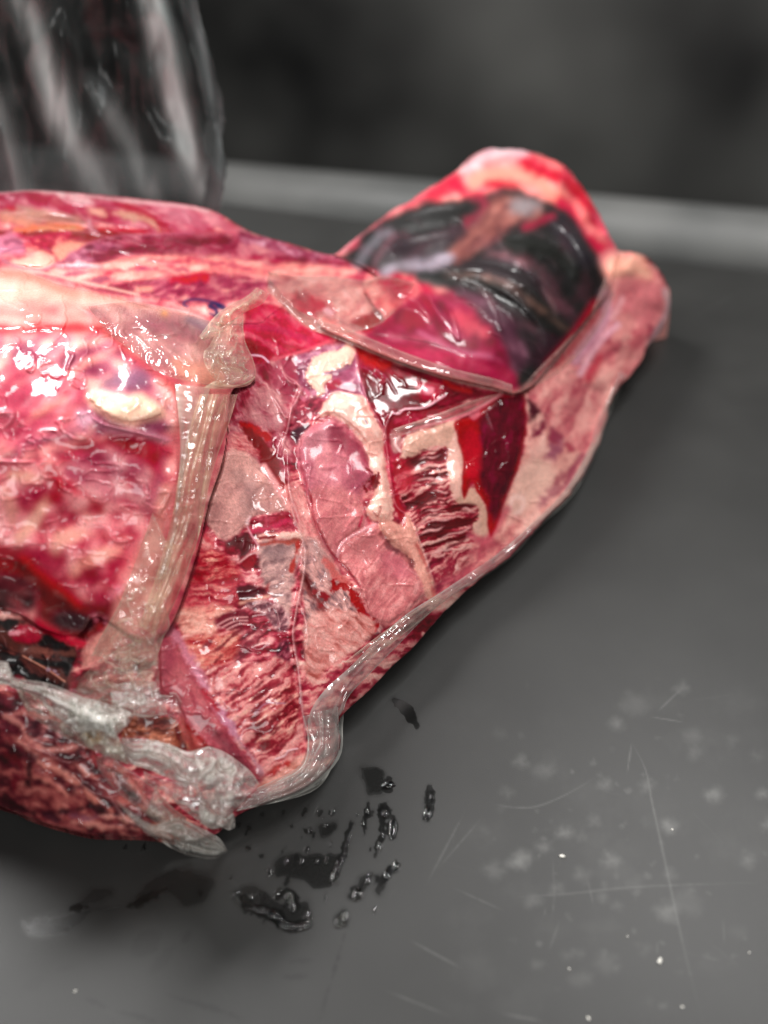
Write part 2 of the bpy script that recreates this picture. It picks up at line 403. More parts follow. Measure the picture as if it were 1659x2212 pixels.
# grey pink tissue left of the lower bone
fib(4, [(730,1230),(790,1220),(860,1300),(930,1390),(990,1470),(1060,1550),(1100,1659),(1180,1760),(760,1800),(740,1659),(720,1450)],
    [(0,(138,110,106)),(.35,(180,146,136)),(.6,(206,166,150)),(1,(226,194,176))], ang=-48, lx=22, ly=6, wav=10, dh=.5)
line(4, [(800,1260),(870,1370),(930,1450)], 24, (190,160,146), f=8, warp=5, a=.8)
line(4, [(740,1440),(800,1560),(880,1659),(940,1760)], 18, (150,66,64), f=6, warp=6, a=.85, dh=-1.5)
line(4, [(735,1430),(770,1500),(800,1560)], 8, (120,24,30), f=4, warp=4)
line(4, [(870,1340),(930,1430),(990,1480)], 16, (206,120,110), f=6, warp=4)
line(4, [(920,1490),(1000,1500),(1040,1570),(1070,1620),(1100,1680),(1150,1740)], 20, (186,38,52), f=4, warp=7, wl=8, dh=-.5)
line(4, [(800,1530),(860,1560),(840,1600)], 12, (170,50,56), f=4, warp=6)
fib(4, [(760,1690),(900,1640),(1060,1640),(1160,1740),(1080,1840),(900,1960),(780,2060),(740,1900)], [(0,(186,104,92)),(.5,(216,160,144)),(1,(228,190,170))], ang=-30, lx=30, ly=8, dh=.4)
# fat right of the bone
FATR = [(870,400),(925,352),(1000,362),(1090,380),(1115,440),(1170,520),(1200,620),(1215,760),(1240,900),(1262,1050),(1235,1112),(1180,1105),(1140,1100),(1108,1050),(1150,960),(1165,880),(1130,780),(1085,650),(1000,550),(910,490),(835,488)]
poly(4, FATR, (236,198,174), f=3, warp=4, wl=10, dh=1.8)
fib(4, FATR, [(0,(214,162,142)),(.5,(236,196,172)),(1,(246,214,190))], ang=-62, lx=30, ly=10, f=5, a=.7)
poly(4, [(880,400),(930,360),(1050,375),(1020,430),(900,440)], (250,224,196), f=7, a=.7)
poly(4, [(1130,1000),(1200,940),(1240,1000),(1230,1090),(1160,1100),(1115,1060)], (242,202,176), f=5, dh=1.6)
line(4, [(1095,515),(1108,535)], 4, (90,50,70), f=1.5)
line(4, [(1140,1050),(1170,1080),(1190,1030)], 4, (196,140,124), f=2, dh=-.5)
poly(4, [(1140,850),(1170,820),(1185,880),(1160,930),(1120,910)], (146,24,46), f=4, warp=5, wl=7)
line(4, [(1100,800),(1140,830),(1130,870),(1085,880),(1100,930)], 5, (158,20,50), f=2, warp=4, wl=6)
line(4, [(1060,1140),(1080,1080)], 4, (210,60,90), f=2)
FATR2 = [(1175,1120),(1240,1100),(1300,1130),(1330,1060),(1370,1085),(1400,1180),(1425,1280),(1462,1360),(1500,1480),(1510,1570),(1470,1560),(1410,1430),(1340,1320),(1240,1240),(1190,1180)]
poly(4, FATR2, (226,176,152), f=3, warp=3, dh=1.6)
fib(4, FATR2, [(0,(206,148,130)),(1,(238,194,168))], ang=-60, lx=30, ly=9, f=5, a=.6)
line(4, [(1190,1190),(1250,1260),(1330,1310),(1380,1370)], 9, (150,80,80), f=4, warp=4, a=.85, dh=-1)
line(4, [(1230,1260),(1290,1290)], 9, (110,50,60), f=4, warp=4, a=.7)
line(4, [(1400,1250),(1450,1350),(1490,1450),(1500,1560)], 9, (206,110,100), f=4, warp=3, a=.8)
poly(4, [(1240,900),(1290,900),(1300,1000),(1330,1060),(1320,1140),(1290,1080),(1262,1000)], (188,26,62), f=4, warp=3)
poly(4, [(1225,600),(1300,620),(1330,700),(1400,740),(1380,800),(1300,880),(1240,900),(1215,760)], (190,30,72), f=6, warp=5)
fib(4, [(1225,760),(1330,720),(1400,740),(1380,820),(1300,900),(1245,900)], [(0,(176,24,58)),(.6,(214,60,90)),(1,(236,150,140))], ang=10, lx=24, ly=8, f=8)
# striped muscle framed by fat, right of the crease
FR = [(340,600),(352,555),(385,505),(500,468),(590,438),(640,430),(660,560),(668,700),(650,820),(700,800),(760,860),(775,980),(780,1010),(730,1060),(700,1120),(640,1180),(540,1250),(510,1280),(470,1150),(430,1030),(395,900),(385,880),(350,800),(330,690)]
poly(5, FR, (216,186,160), f=4, warp=3, dh=.8)
ST = [(0,(112,14,38)),(.42,(150,26,50)),(.6,(186,66,80)),(.76,(216,150,140)),(1,(228,190,170))]
M1 = [(385,620),(440,592),(530,563),(578,590),(575,640),(582,720),(600,790),(640,840),(590,850),(480,860),(400,880),(350,850),(320,760),(300,690),(310,630)]
fib(5, M1, ST, iso=.08, guide=[(280,720),(400,660),(520,620),(620,590)], lx=60, ly=7.5, wav=5, sharp=1.15, f=3, warp=4, wl=9, dh=.8)
poly(5, [(290,640),(360,640),(400,700),(380,780),(320,800),(300,720)], (196,30,66), f=10, a=.75)
M2 = [(385,870),(480,850),(600,850),(680,830),(735,860),(730,920),(700,960),(705,1030),(690,1085),(620,1130),(560,1180),(510,1210),(480,1160),(440,1060),(405,950)]
fib(5, M2, ST, iso=.08, guide=[(380,960),(500,900),(600,880),(740,850)], lx=60, ly=7, wav=6, sharp=1.25, f=3, warp=4, wl=9, dh=.8)
for (x1,y1,x2,y2,w) in [(400,600,560,575,5),(420,655,560,620,6),(440,690,575,665,5),(390,720,580,700,7),(380,770,560,740,5),(400,830,600,770,7),(470,850,610,820,5),(430,940,560,880,8),(440,990,700,930,7),(560,900,720,870,5),(470,1080,640,1010,9),(520,1120,690,1000,7),(500,1160,680,1060,7),(580,970,700,900,6)]:
    line(5, [(x1,y1),((x1*2+x2)/3,(y1*2+y2)/3-9),((x1+2*x2)/3,(y1+2*y2)/3+7),(x2,y2)], w*.8, (124,14,40), f=2, taper=.7, warp=1.6, wl=12, a=.8)
for (x1,y1,x2,y2,w) in [(420,640,540,605,3),(430,675,570,645,3),(400,745,590,715,4),(480,795,600,790,4),(430,910,560,860,3),(420,965,640,905,4),(430,1010,560,960,6),(520,1040,700,960,4),(480,1110,620,1060,4),(500,1190,640,1100,5),(640,880,720,890,4)]:
    line(5, [(x1,y1),((x1*2+x2)/3,(y1*2+y2)/3-9),((x1+2*x2)/3,(y1+2*y2)/3+7),(x2,y2)], w, (226,184,170), f=1.8, taper=.7, warp=1.2, wl=12, dh=.12, a=.8)
fib(5, [(470,1120),(560,1110),(660,1080),(700,1090),(640,1180),(560,1240),(510,1280)], [(0,(134,30,52)),(.45,(176,66,80)),(.7,(214,152,140)),(1,(228,190,172))], ang=44, lx=34, ly=6, f=6)
# pale rim left of pool
poly(5, [(590,440),(635,430),(655,560),(672,700),(655,790),(640,850),(600,800),(585,720),(575,620),(590,570)], (226,192,168), f=4, warp=4, wl=9, dh=.9)
poly(5, [(355,560),(385,508),(500,470),(590,440),(600,500),(560,550),(520,558),(440,585),(380,615)], (220,188,160), f=4, warp=3, dh=.9)
poly(5, [(620,840),(690,770),(740,800),(770,900),(775,980),(740,1000),(735,880),(690,850)], (212,180,152), f=5, warp=4)
# far right pale end of the slab
FRT = [(958,290),(1080,235),(1200,120),(1330,40),(1560,-20),(1600,20),(1500,200),(1400,310),(1385,430),(1300,600),(1190,780),(1090,890),(990,980),(860,1080),(760,1090),(775,1000),(840,900),(880,780),(940,640),(970,460)]
fib(5, FRT, [(0,(196,120,116)),(.35,(220,168,150)),(1,(238,206,182))], ang=62, lx=60, ly=20, dh=.4)
poly(5, [(900,760),(960,660),(1040,620),(1110,700),(1060,800),(980,880),(900,920),(865,880)], (224,196,170), f=16, a=.9)
poly(5, [(1160,560),(1230,470),(1330,380),(1330,500),(1240,640),(1180,720),(1120,720)], (228,190,166), f=14, a=.7)
for pts, w, c in [([(1050,250),(1010,350),(990,430)],24,(104,40,52)),([(1075,260),(1040,350)],22,(120,56,64)),([(1060,440),(1020,490),(1000,520)],14,(150,60,80)),
                  ([(1200,250),(1180,340),(1150,420)],30,(160,60,80)),([(1180,400),(1120,500),(1110,560)],24,(170,80,96)),([(1220,170),(1170,190),(1150,230)],18,(204,70,90)),
                  ([(1130,560),(1080,620)],24,(176,110,120)),([(1220,500),(1160,620)],16,(190,96,104)),([(1130,760),(1040,860)],16,(196,140,136)),([(1270,560),(1200,690),(1120,800)],14,(176,100,108)),
                  ([(1330,440),(1280,520)],14,(206,130,124)),([(1290,250),(1270,330)],14,(206,120,120)),([(1220,640),(1110,760)],10,(170,90,100))]:
    line(5, pts, w * 1.3, c, f=7, warp=7, a=1, taper=.5)
line(5, [(880,880),(900,820),(950,830),(940,880),(910,900)], 8, (236,212,190), f=5)
line(5, [(1400,320),(1370,440),(1290,590),(1190,760)], 10, (206,180,160), f=5)
# pink foot of the right part
fib(5, [(700,1060),(780,1010),(860,1050),(980,970),(1060,930),(960,1060),(860,1140),(740,1200),(620,1270),(520,1300),(520,1240),(640,1180)], [(0,(160,60,78)),(.45,(196,110,112)),(1,(222,160,146))], ang=40, lx=44, ly=10, f=7)
line(5, [(690,1010),(760,1040),(820,960),(870,880)], 16, (206,110,116), f=7, a=.8)
# dark pool of blood under the film
POOL = [(610,440),(700,410),(850,310),(945,300),(968,400),(962,500),(935,640),(900,740),(862,830),(835,910),(795,1010),(778,1000),(762,860),(720,790),(695,745),(655,830),(640,760),(648,640),(620,520)]
poly(5, POOL, (190,16,54), f=3, warp=2, dh=.6)
fib(5, [(730,420),(850,320),(940,310),(960,400),(952,500),(925,640),(885,740),(850,830),(810,930),(785,900),(770,810),(730,740),(715,660),(730,560)], [(0,(92,18,44)),(.6,(122,20,50)),(1,(152,40,74))], ang=80, lx=60, ly=9, f=9, a=.95)
poly(5, [(650,520),(700,480),(740,560),(730,700),(690,740),(660,640)], (204,24,66), f=9, a=.9)
poly(5, [(680,400),(720,380),(740,410),(700,430)], (226,150,150), f=4, a=.6)
# pool between the upper flap and the bone
TRI = [(112,72),(210,120),(320,155),(560,235),(760,290),(850,300),(700,335),(560,385),(470,400),(385,420),(330,405),(250,485),(205,410),(165,280),(130,180)]
fib(5, TRI, [(0,(118,14,42)),(.5,(150,22,56)),(1,(182,40,76))], ang=-20, lx=70, ly=18, dh=-.5)
poly(5, [(120,75),(210,110),(300,150),(250,180),(160,160)], (190,16,30), f=9, warp=5)
poly(5, [(330,230),(430,250),(400,330),(280,330),(200,280)], (122,18,46), f=14, a=.7)
poly(5, [(440,250),(520,240),(560,290),(480,330),(430,290)], (206,40,80), f=10, warp=5)
poly(5, [(455,270),(500,275),(490,305),(455,300)], (236,170,170), f=5, warp=3)
line(5, [(560,240),(600,270),(680,290)], 12, (196,60,60), f=5)
poly(5, [(250,480),(330,405),(400,390),(560,370),(700,335),(850,302),(800,340),(700,400),(560,445),(470,470),(380,505),(340,500),(295,560),(270,520)], (168,22,58), f=3, warp=2)
fib(5, [(330,420),(560,380),(800,320),(700,390),(500,455),(350,500)], [(0,(120,12,40)),(.5,(182,30,66)),(1,(226,110,120))], ang=20, lx=50, ly=7, f=7)  # light pink streaks paint a sheen into the fold's colour
poly(5, [(285,500),(330,480),(345,545),(330,600),(300,590)], (200,150,140), f=4, warp=4)
line(5, [(330,520),(310,550),(335,590)], 6, (232,206,190), f=2, dh=.9)
line(5, [(400,480),(520,450),(680,400),(840,305)], 6, (228,150,150), f=2, dh=.9)
line(5, [(300,400),(330,402),(360,380),(460,370),(560,310)], 4, (240,200,196), f=1.5, dh=.7)

# ================= lower left cut
LL = [(-600,330),(0,330),(90,350),(170,420),(330,480),(440,640),(560,700),(640,800),(720,870),(760,960),(720,990),(640,960),(500,955),(380,950),(240,915),(120,880),(0,830),(-600,700)]
fib(6, LL, [(0,(60,16,28)),(.35,(106,32,44)),(.6,(150,70,72)),(.82,(190,122,108)),(1,(216,162,142))], ang=-28, lx=40, ly=11, wav=14, dh=1.0)
fib(6, [(0,360),(90,360),(110,440),(100,520),(0,500)], [(0,(70,16,30)),(.6,(128,44,58)),(1,(170,90,92))], ang=30, lx=24, ly=8, f=8)
fib(6, [(115,470),(160,440),(260,470),(270,540),(200,560),(150,545)], [(0,(76,26,40)),(.5,(112,48,58)),(.7,(176,110,106)),(1,(214,160,144))], ang=30, lx=12, ly=5, f=5, dh=.6)
line(6, [(20,440),(90,470),(110,520),(160,570),(250,590),(330,570)], 10, (206,150,134), f=4, warp=4, dh=.6)
line(6, [(60,430),(140,430),(200,450)], 10, (200,140,126), f=5, warp=4)
fib(6, [(0,560),(150,600),(300,660),(330,760),(200,840),(60,840),(0,800)], [(0,(70,18,32)),(.4,(112,36,48)),(.6,(160,84,80)),(1,(206,140,124))], ang=-22, lx=34, ly=12, f=12)
for pts, w, c in [([(130,620),(125,680),(120,750)],10,(60,12,22)),([(0,800),(150,860),(300,850),(430,810)],9,(70,20,34)),([(160,640),(260,680),(330,730)],9,(218,160,138)),
                  ([(250,640),(340,690),(420,770)],8,(110,36,50)),([(150,700),(240,740),(290,790)],7,(214,150,130)),([(300,870),(380,880),(450,870)],12,(150,100,110)),([(310,900),(450,915),(600,930)],10,(214,158,138)),
                  ([(320,700),(400,790),(480,850)],9,(214,150,128)),([(430,870),(520,880),(600,900)],9,(222,170,148)),([(20,870),(160,900),(330,925)],10,(196,120,112)),([(200,870),(260,890)],14,(90,40,56)),
                  ([(70,700),(60,760)],12,(140,30,50)),([(20,600),(80,640),(100,700)],14,(120,20,42)),([(480,640),(560,700),(620,790)],14,(206,130,116)),([(350,600),(430,660),(500,740)],12,(180,84,84)),
                  ([(250,600),(300,620),(350,620)],16,(80,20,34)),([(60,545),(0,530)],10,(130,30,46))]:
    line(6, pts, w, c, f=4, warp=5, a=.85, taper=.4, dh=(.5 if sum(c) > 400 else -.5))
poly(6, [(640,930),(700,880),(760,860),(820,900),(800,960),(740,1000),(690,970)], (206,150,120), f=8, warp=5, a=.7)

# ================= dark hollow at left between the left pack and the lower cut
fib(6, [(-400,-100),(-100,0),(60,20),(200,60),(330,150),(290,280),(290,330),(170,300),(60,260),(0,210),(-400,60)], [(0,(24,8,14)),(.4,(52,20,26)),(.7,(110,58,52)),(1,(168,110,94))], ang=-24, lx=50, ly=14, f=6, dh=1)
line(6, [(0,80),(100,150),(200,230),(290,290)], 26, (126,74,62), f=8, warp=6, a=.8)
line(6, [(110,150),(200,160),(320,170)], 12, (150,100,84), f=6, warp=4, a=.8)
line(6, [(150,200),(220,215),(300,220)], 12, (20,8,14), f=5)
line(6, [(100,180),(200,235),(280,290)], 3, (220,170,140), f=2, dh=.6)
for q in [(210,240),(240,245),(250,260)]:
    poly(6, [(q[0]-8,q[1]-5),(q[0]+8,q[1]-4),(q[0]+6,q[1]+6),(q[0]-6,q[1]+5)], (176,156,160), f=2, warp=2)
# brownish tissue near the gather
fib(9, [(380,780),(400,700),(470,620),(640,620),(800,650),(860,720),(980,880),(930,900),(700,860),(560,800)], [(0,(120,58,44)),(.4,(170,104,80)),(.7,(208,150,118)),(1,(228,180,146))], ang=22, lx=30, ly=9, dh=.6)
fib(9, [(510,620),(700,610),(800,650),(760,720),(640,730),(520,680)], [(0,(84,30,30)),(1,(160,96,84))], ang=8, lx=30, ly=8, f=10)
line(9, [(800,720),(850,800),(880,880)], 8, (130,40,24), f=4, warp=4)
poly(9, [(840,640),(900,700),(980,790),(1050,860),(1000,890),(930,890),(870,780)], (190,100,92), f=8, warp=4)
line(9, [(900,700),(1000,800),(1060,870)], 9, (170,50,52), f=4)

# ================= upper pack (tile 7 pixels)
UP = [(-900,150),(0,110),(240,92),(600,98),(1000,150),(1320,185),(1600,216),(1800,260),(1940,320),(2080,410),(2240,484),(2560,572),(2760,640),(2900,652),(3050,700),(3260,860),(3300,900),(2900,960),(2620,1010),(2330,1190),(2250,1250),(2000,1260),(1660,1250),(1500,1190),(1250,1140),(900,1110),(600,1000),(330,900),(0,880),(-900,860)]
fib(7, UP, PINK, ang=-8, lx=60, ly=12, wav=10, dh=.9)
fib(7, [(0,110),(240,92),(600,98),(1000,150),(1320,185),(1800,260),(1940,330),(1900,420),(1650,470),(1400,470),(1000,400),(700,330),(300,260),(0,280),(-800,300),(-800,150)],
    [(0,(178,28,66)),(.4,(196,66,94)),(.65,(212,126,134)),(1,(232,184,172))], ang=-14, lx=46, ly=10, dh=.9)
for pts, w, c in [([(250,120),(420,180),(620,260)],26,(190,40,74)),([(1000,220),(1200,270),(1400,420),(1500,460)],26,(190,24,58)),([(980,290),(1150,330),(1290,360),(1370,440)],16,(214,180,146)),
                  ([(780,270),(900,300)],14,(232,190,160)),([(160,240),(260,270),(360,300)],18,(196,166,142)),([(60,250),(150,260)],14,(206,30,60)),([(1350,230),(1500,270),(1650,330)],34,(214,140,146)),
                  ([(0,310),(200,330),(400,330),(700,370)],28,(196,150,124)),([(20,330),(150,370),(280,400)],16,(226,160,130)),([(420,330),(600,340),(720,370)],10,(170,120,104)),
                  ([(1500,280),(1640,350),(1750,420)],30,(202,120,130)),([(1700,240),(1830,330),(1950,400)],26,(222,160,158)),([(1900,380),(2000,450),(2100,500)],22,(206,110,122)),
                  ([(520,130),(640,170),(800,200)],10,(230,210,196)),([(80,160),(120,165)],8,(252,236,230))]:
    line(7, pts, w, c, f=6, warp=5, a=.8, taper=.4)
# crimson crease and orange tan pad
poly(7, [(100,450),(250,400),(450,385),(640,385),(720,420),(700,470),(500,460),(250,470)], (222,132,96), f=6, warp=4, dh=.8)
line(7, [(350,430),(500,445),(640,420)], 8, (214,160,116), f=5)
line(7, [(-300,440),(0,465),(150,480),(300,470),(500,465),(700,480)], 12, (164,8,34), f=3, warp=3, dh=-2)
line(7, [(130,480),(260,515),(420,490),(600,470)], 10, (206,60,90), f=4, dh=.9)
poly(7, [(690,440),(760,420),(860,420),(1000,440),(1250,450),(1200,480),(950,510),(860,540),(740,545),(700,500)], (168,8,40), f=5, warp=4, dh=-1.2)
line(7, [(860,430),(1050,440),(1260,455)], 7, (206,20,60), f=3)
line(7, [(770,360),(790,430),(830,460)], 9, (206,150,150), f=3, dh=.9)
# lilac lump and fatty lump at far left
poly(7, [(-500,500),(0,480),(90,470),(170,510),(220,590),(200,640),(120,640),(0,640),(-500,650)], (218,142,156), f=7, warp=5, dh=1.6)
line(7, [(60,545),(130,525),(180,550)], 10, (140,40,80), f=4, warp=3, a=.7)
line(7, [(20,640),(120,600),(230,590)], 7, (160,80,110), f=4, a=.7)
fib(7, [(220,540),(350,500),(600,480),(700,510),(740,560),(600,660),(500,700),(460,660),(320,640),(240,620)], [(0,(164,12,52)),(.5,(196,40,78)),(.75,(222,110,110)),(1,(240,176,150))], ang=-25, lx=30, ly=9)
poly(7, [(470,620),(510,560),(620,530),(740,560),(660,620),(560,700),(510,690)], (236,166,138), f=7, warp=6, dh=.9)
poly(7, [(60,720),(120,690),(250,680),(330,630),(420,640),(475,700),(440,750),(340,780),(200,770),(90,750)], (242,196,168), f=6, warp=4, dh=1.8)
line(7, [(0,660),(60,720),(200,770),(340,790)], 7, (190,120,130), f=4)
# second layer under the arc of the film
ARC = [(330,802),(560,690),(760,560),(1000,500),(1250,480),(1660,465),(1940,470),(2080,500),(2300,540),(2560,600),(2760,650),(2900,665),(3050,700),(3200,800),(2900,820),(2500,760),(2000,800),(1600,900),(1200,1010),(1000,1000),(700,930),(430,830)]
fib(7, ARC, [(0,(140,20,52)),(.4,(170,52,78)),(.7,(200,110,122)),(1,(224,160,152))], ang=4, lx=50, ly=10, dh=.5, f=2, warp=0)
fib(7, [(560,690),(760,570),(1000,560),(1060,600),(1000,640),(880,680),(700,720)], [(0,(120,20,48)),(.5,(176,90,112)),(1,(206,150,158))], ang=-20, lx=24, ly=8, f=6)
fib(7, [(1000,600),(1200,540),(1660,500),(1940,490),(2000,560),(1700,590),(1300,620),(1050,660),(850,690),(760,640),(900,620)], [(0,(128,14,46)),(.6,(162,30,64)),(1,(190,80,100))], ang=8, lx=44, ly=8, f=8)
fib(7, [(430,800),(560,760),(900,720),(1150,660),(1660,660),(2000,690),(2400,720),(2800,760),(3100,780),(2900,860),(2500,850),(2100,830),(1660,830),(1400,860),(1150,880),(800,930),(520,850)],
    [(0,(206,100,110)),(.3,(232,140,132)),(.6,(244,172,152)),(1,(250,204,180))], ang=5, lx=60, ly=8, wav=8, sharp=1.1, f=7, dh=.6)
for pts, w, c in [([(500,750),(700,740),(860,750)],12,(250,216,206)),([(480,860),(620,820),(780,800)],10,(176,80,110)),([(730,900),(860,870),(1000,860)],12,(166,80,104)),([(1100,780),(1350,780)],8,(190,80,110)),
                  ([(1420,750),(1600,700),(1750,690)],12,(206,70,96)),([(1700,720),(2000,740),(2200,800)],11,(206,80,104)),([(900,810),(1000,820)],8,(206,40,80)),([(2000,660),(2300,690),(2500,720)],10,(200,60,90)),
                  ([(1500,770),(1650,800)],8,(186,70,100)),([(560,780),(700,770),(900,745)],5,(180,80,110))]:
    line(7, pts, w, c, f=4, warp=4, a=.8, taper=.6)
fib(7, [(1130,920),(1300,880),(1500,830),(1660,840),(1900,830),(2150,850),(2400,900),(2300,960),(2100,1030),(1900,1080),(1660,1080),(1400,1040),(1200,990)],
    [(0,(150,36,70)),(.4,(178,72,96)),(.7,(200,120,124)),(1,(226,170,150))], ang=12, lx=40, ly=7, f=8)
line(7, [(1500,870),(1650,860),(1780,850)], 16, (206,20,62), f=7, warp=4)
line(7, [(1190,950),(1300,950)], 10, (224,160,136), f=6)
fib(7, [(2080,430),(2240,486),(2560,575),(2760,640),(2900,655),(3050,700),(2900,700),(2600,680),(2300,600),(2080,530)], [(0,(140,30,60)),(.5,(176,84,108)),(1,(220,176,180))], ang=-24, lx=22, ly=8, f=5)
# pale bubble patch and red window right of the gather (tile 2 pixels)
fib(2, [(-160,690),(0,640),(100,640),(230,670),(260,740),(270,800),(180,850),(100,850),(0,800),(-100,770)], [(0,(204,120,120)),(.6,(226,170,154)),(1,(238,200,182))], ang=20, lx=30, ly=12, f=6)
poly(2, [(-60,720),(0,700),(60,740),(120,800),(90,840),(0,830),(-50,790)], (206,36,74), f=12, a=.85, warp=5)
poly(2, [(65,780),(90,775),(115,795),(100,815),(75,805)], (232,190,186), f=3, warp=2)
poly(2, [(245,690),(300,640),(420,640),(470,670),(440,720),(370,760),(320,830),(280,760)], (222,182,158), f=5, warp=5, dh=1.2)
line(2, [(250,690),(290,780),(335,840)], 5, (200,100,110), f=2, dh=-.8)
poly(2, [(180,850),(260,800),(340,840),(260,880)], (176,20,56), f=5, warp=4)
fib(1, [(1060,650),(1130,640),(1200,660),(1300,720),(1440,800),(1300,850),(1180,890),(1100,905),(1060,840)], [(0,(176,18,58)),(.5,(206,40,80)),(1,(220,110,120))], ang=-20, lx=50, ly=14, f=3)
poly(1, [(1060,790),(1120,840),(1100,880),(1055,850)], (164,10,50), f=6)
line(1, [(1180,890),(1320,850),(1440,802)], 7, (214,100,110), f=2.5, dh=1)
line(1, [(1065,740),(1200,760),(1330,800)], 12, (196,70,96), f=6, a=.6)
line(1, [(1075,870),(1130,875),(1160,900)], 4, (240,210,214), f=1.5, dh=.8)

# ================= left pack (tiles 1 and 3)
LP = [(-700,480),(0,497),(100,508),(240,560),(420,600),(640,660),(840,710),(900,720),(960,760),(1050,830),(1100,930),(1090,980),(1010,1020),(990,1100),(970,1300),(900,1520),(860,1700),(760,2000),(690,2080),(600,2100),(420,2000),(340,2080),(200,2060),(0,1960),(-700,1800)]
fib(1, LP, PINK, ang=38, lx=50, ly=15, wav=16, dh=.5)
# tan film top border
fib(1, [(-400,490),(0,497),(120,512),(250,560),(420,605),(560,640),(380,660),(200,620),(0,640),(-400,640)], [(0,(190,136,112)),(.5,(218,172,148)),(1,(240,210,184))], ang=-14, lx=60, ly=10, f=3)
line(1, [(0,512),(90,522),(210,570),(330,610)], 15, (176,132,108), f=6, a=.8)
fib(1, [(-400,540),(0,540),(150,560),(300,620),(440,650),(350,680),(200,670),(0,700),(-400,700)], [(0,(226,150,130)),(.5,(240,186,160)),(1,(250,216,190))], ang=8, lx=40, ly=9, f=8)
fib(1, [(-400,640),(0,640),(200,640),(350,660),(440,740),(380,770),(200,780),(0,780),(-400,780)], [(0,(206,90,92)),(.5,(232,150,134)),(1,(244,190,168))], ang=2, lx=70, ly=7, f=6)
line(1, [(-300,765),(0,760),(110,765),(250,750),(420,760),(480,790)], 18, (190,14,44), f=5, warp=4)
line(1, [(180,745),(300,738),(410,742)], 6, (206,50,60), f=3)
poly(1, [(-100,740),(0,735),(60,750),(0,780)], (226,30,60), f=6, a=.8)
# big marbled face
fib(1, [(-400,790),(0,780),(200,780),(420,780),(480,800),(600,880),(700,960),(760,1050),(750,1180),(600,1200),(400,1220),(150,1260),(0,1330),(-400,1330)],
    [(0,(150,44,80)),(.35,(184,92,112)),(.6,(206,134,140)),(.8,(232,176,156)),(1,(246,208,182))], guide=[(-200,1250),(100,1050),(300,880),(520,830),(800,900)], lx=60, ly=10, wav=10, sharp=1.2, f=6, dh=.9)
poly(1, [(60,860),(140,850),(160,900),(110,960),(40,960)], (164,60,92), f=9, a=.8, warp=6)
poly(1, [(260,860),(320,850),(350,880),(330,930),(270,930)], (158,40,76), f=9, a=.8, warp=6)
poly(1, [(480,960),(600,920),(660,960),(600,1020),(500,1010),(440,1000)], (150,110,130), f=9, warp=7, wl=10, a=.85)
poly(1, [(560,880),(660,900),(700,960),(640,930)], (186,100,116), f=8, a=.7)
fib(1, [(0,960),(180,900),(330,960),(380,1060),(300,1180),(120,1240),(0,1300)], [(0,(176,34,72)),(.5,(200,84,104)),(1,(226,150,140))], ang=36, lx=40, ly=11, f=12)
line(1, [(150,1130),(220,1090),(280,1060)], 14, (236,166,146), f=6, warp=4)
line(1, [(60,1000),(150,960),(260,850),(330,800)], 10, (222,150,146), f=5, warp=4)
line(1, [(300,960),(380,900),(480,850)], 12, (236,170,150), f=6, warp=4)
line(1, [(690,990),(740,1050),(755,1120),(740,1180)], 22, (244,196,178), f=6, warp=3, dh=1.4)
# cream crescent
poly(1, [(375,1060),(400,1020),(440,1030),(500,1050),(570,1040),(640,1050),(690,1080),(710,1110),(690,1145),(600,1165),(540,1165),(470,1145),(410,1100)], (240,212,176), f=5, warp=4, wl=10, dh=1.8)
line(1, [(400,1025),(440,1030),(540,1060)], 9, (255,236,208), f=3)
line(1, [(340,1120),(400,1160),(500,1190),(620,1210),(720,1240)], 15, (196,140,150), f=5, warp=4, dh=.8)
poly(1, [(390,1110),(430,1130),(560,1180),(700,1150),(740,1200),(600,1200),(440,1180),(390,1140)], (150,70,100), f=5, a=.8, warp=4)
poly(1, [(335,1120),(370,1110),(400,1150),(370,1180),(330,1160)], (206,166,170), f=6, warp=4)
# crimson band and lower red face (tile 3)
fib(3, [(350,450),(420,380),(560,330),(700,310),(860,330),(980,360),(1030,400),(970,480),(950,570),(880,480),(760,430),(600,400),(420,470)], [(0,(150,8,38)),(.6,(184,24,58)),(1,(212,70,96))], ang=6, lx=60, ly=12, f=8)
fib(3, [(-700,470),(0,480),(210,460),(300,560),(350,640),(480,640),(650,700),(820,760),(890,820),(800,960),(700,1100),(660,1280),(640,1400),(560,1300),(400,1200),(250,1080),(120,980),(0,940),(-700,900)],
    [(0,(176,18,58)),(.34,(204,70,92)),(.55,(228,146,144)),(1,(242,190,176))], ang=50, lx=60, ly=22, wav=14, sharp=1.2, f=9, dh=.8)
fib(3, [(360,500),(480,420),(640,380),(760,430),(880,500),(900,640),(860,760),(740,720),(600,680),(480,630),(380,560)], [(0,(172,40,76)),(.4,(196,96,112)),(.7,(216,150,146)),(1,(236,190,178))], ang=-40, lx=30, ly=11, wav=14, f=9, dh=.8)
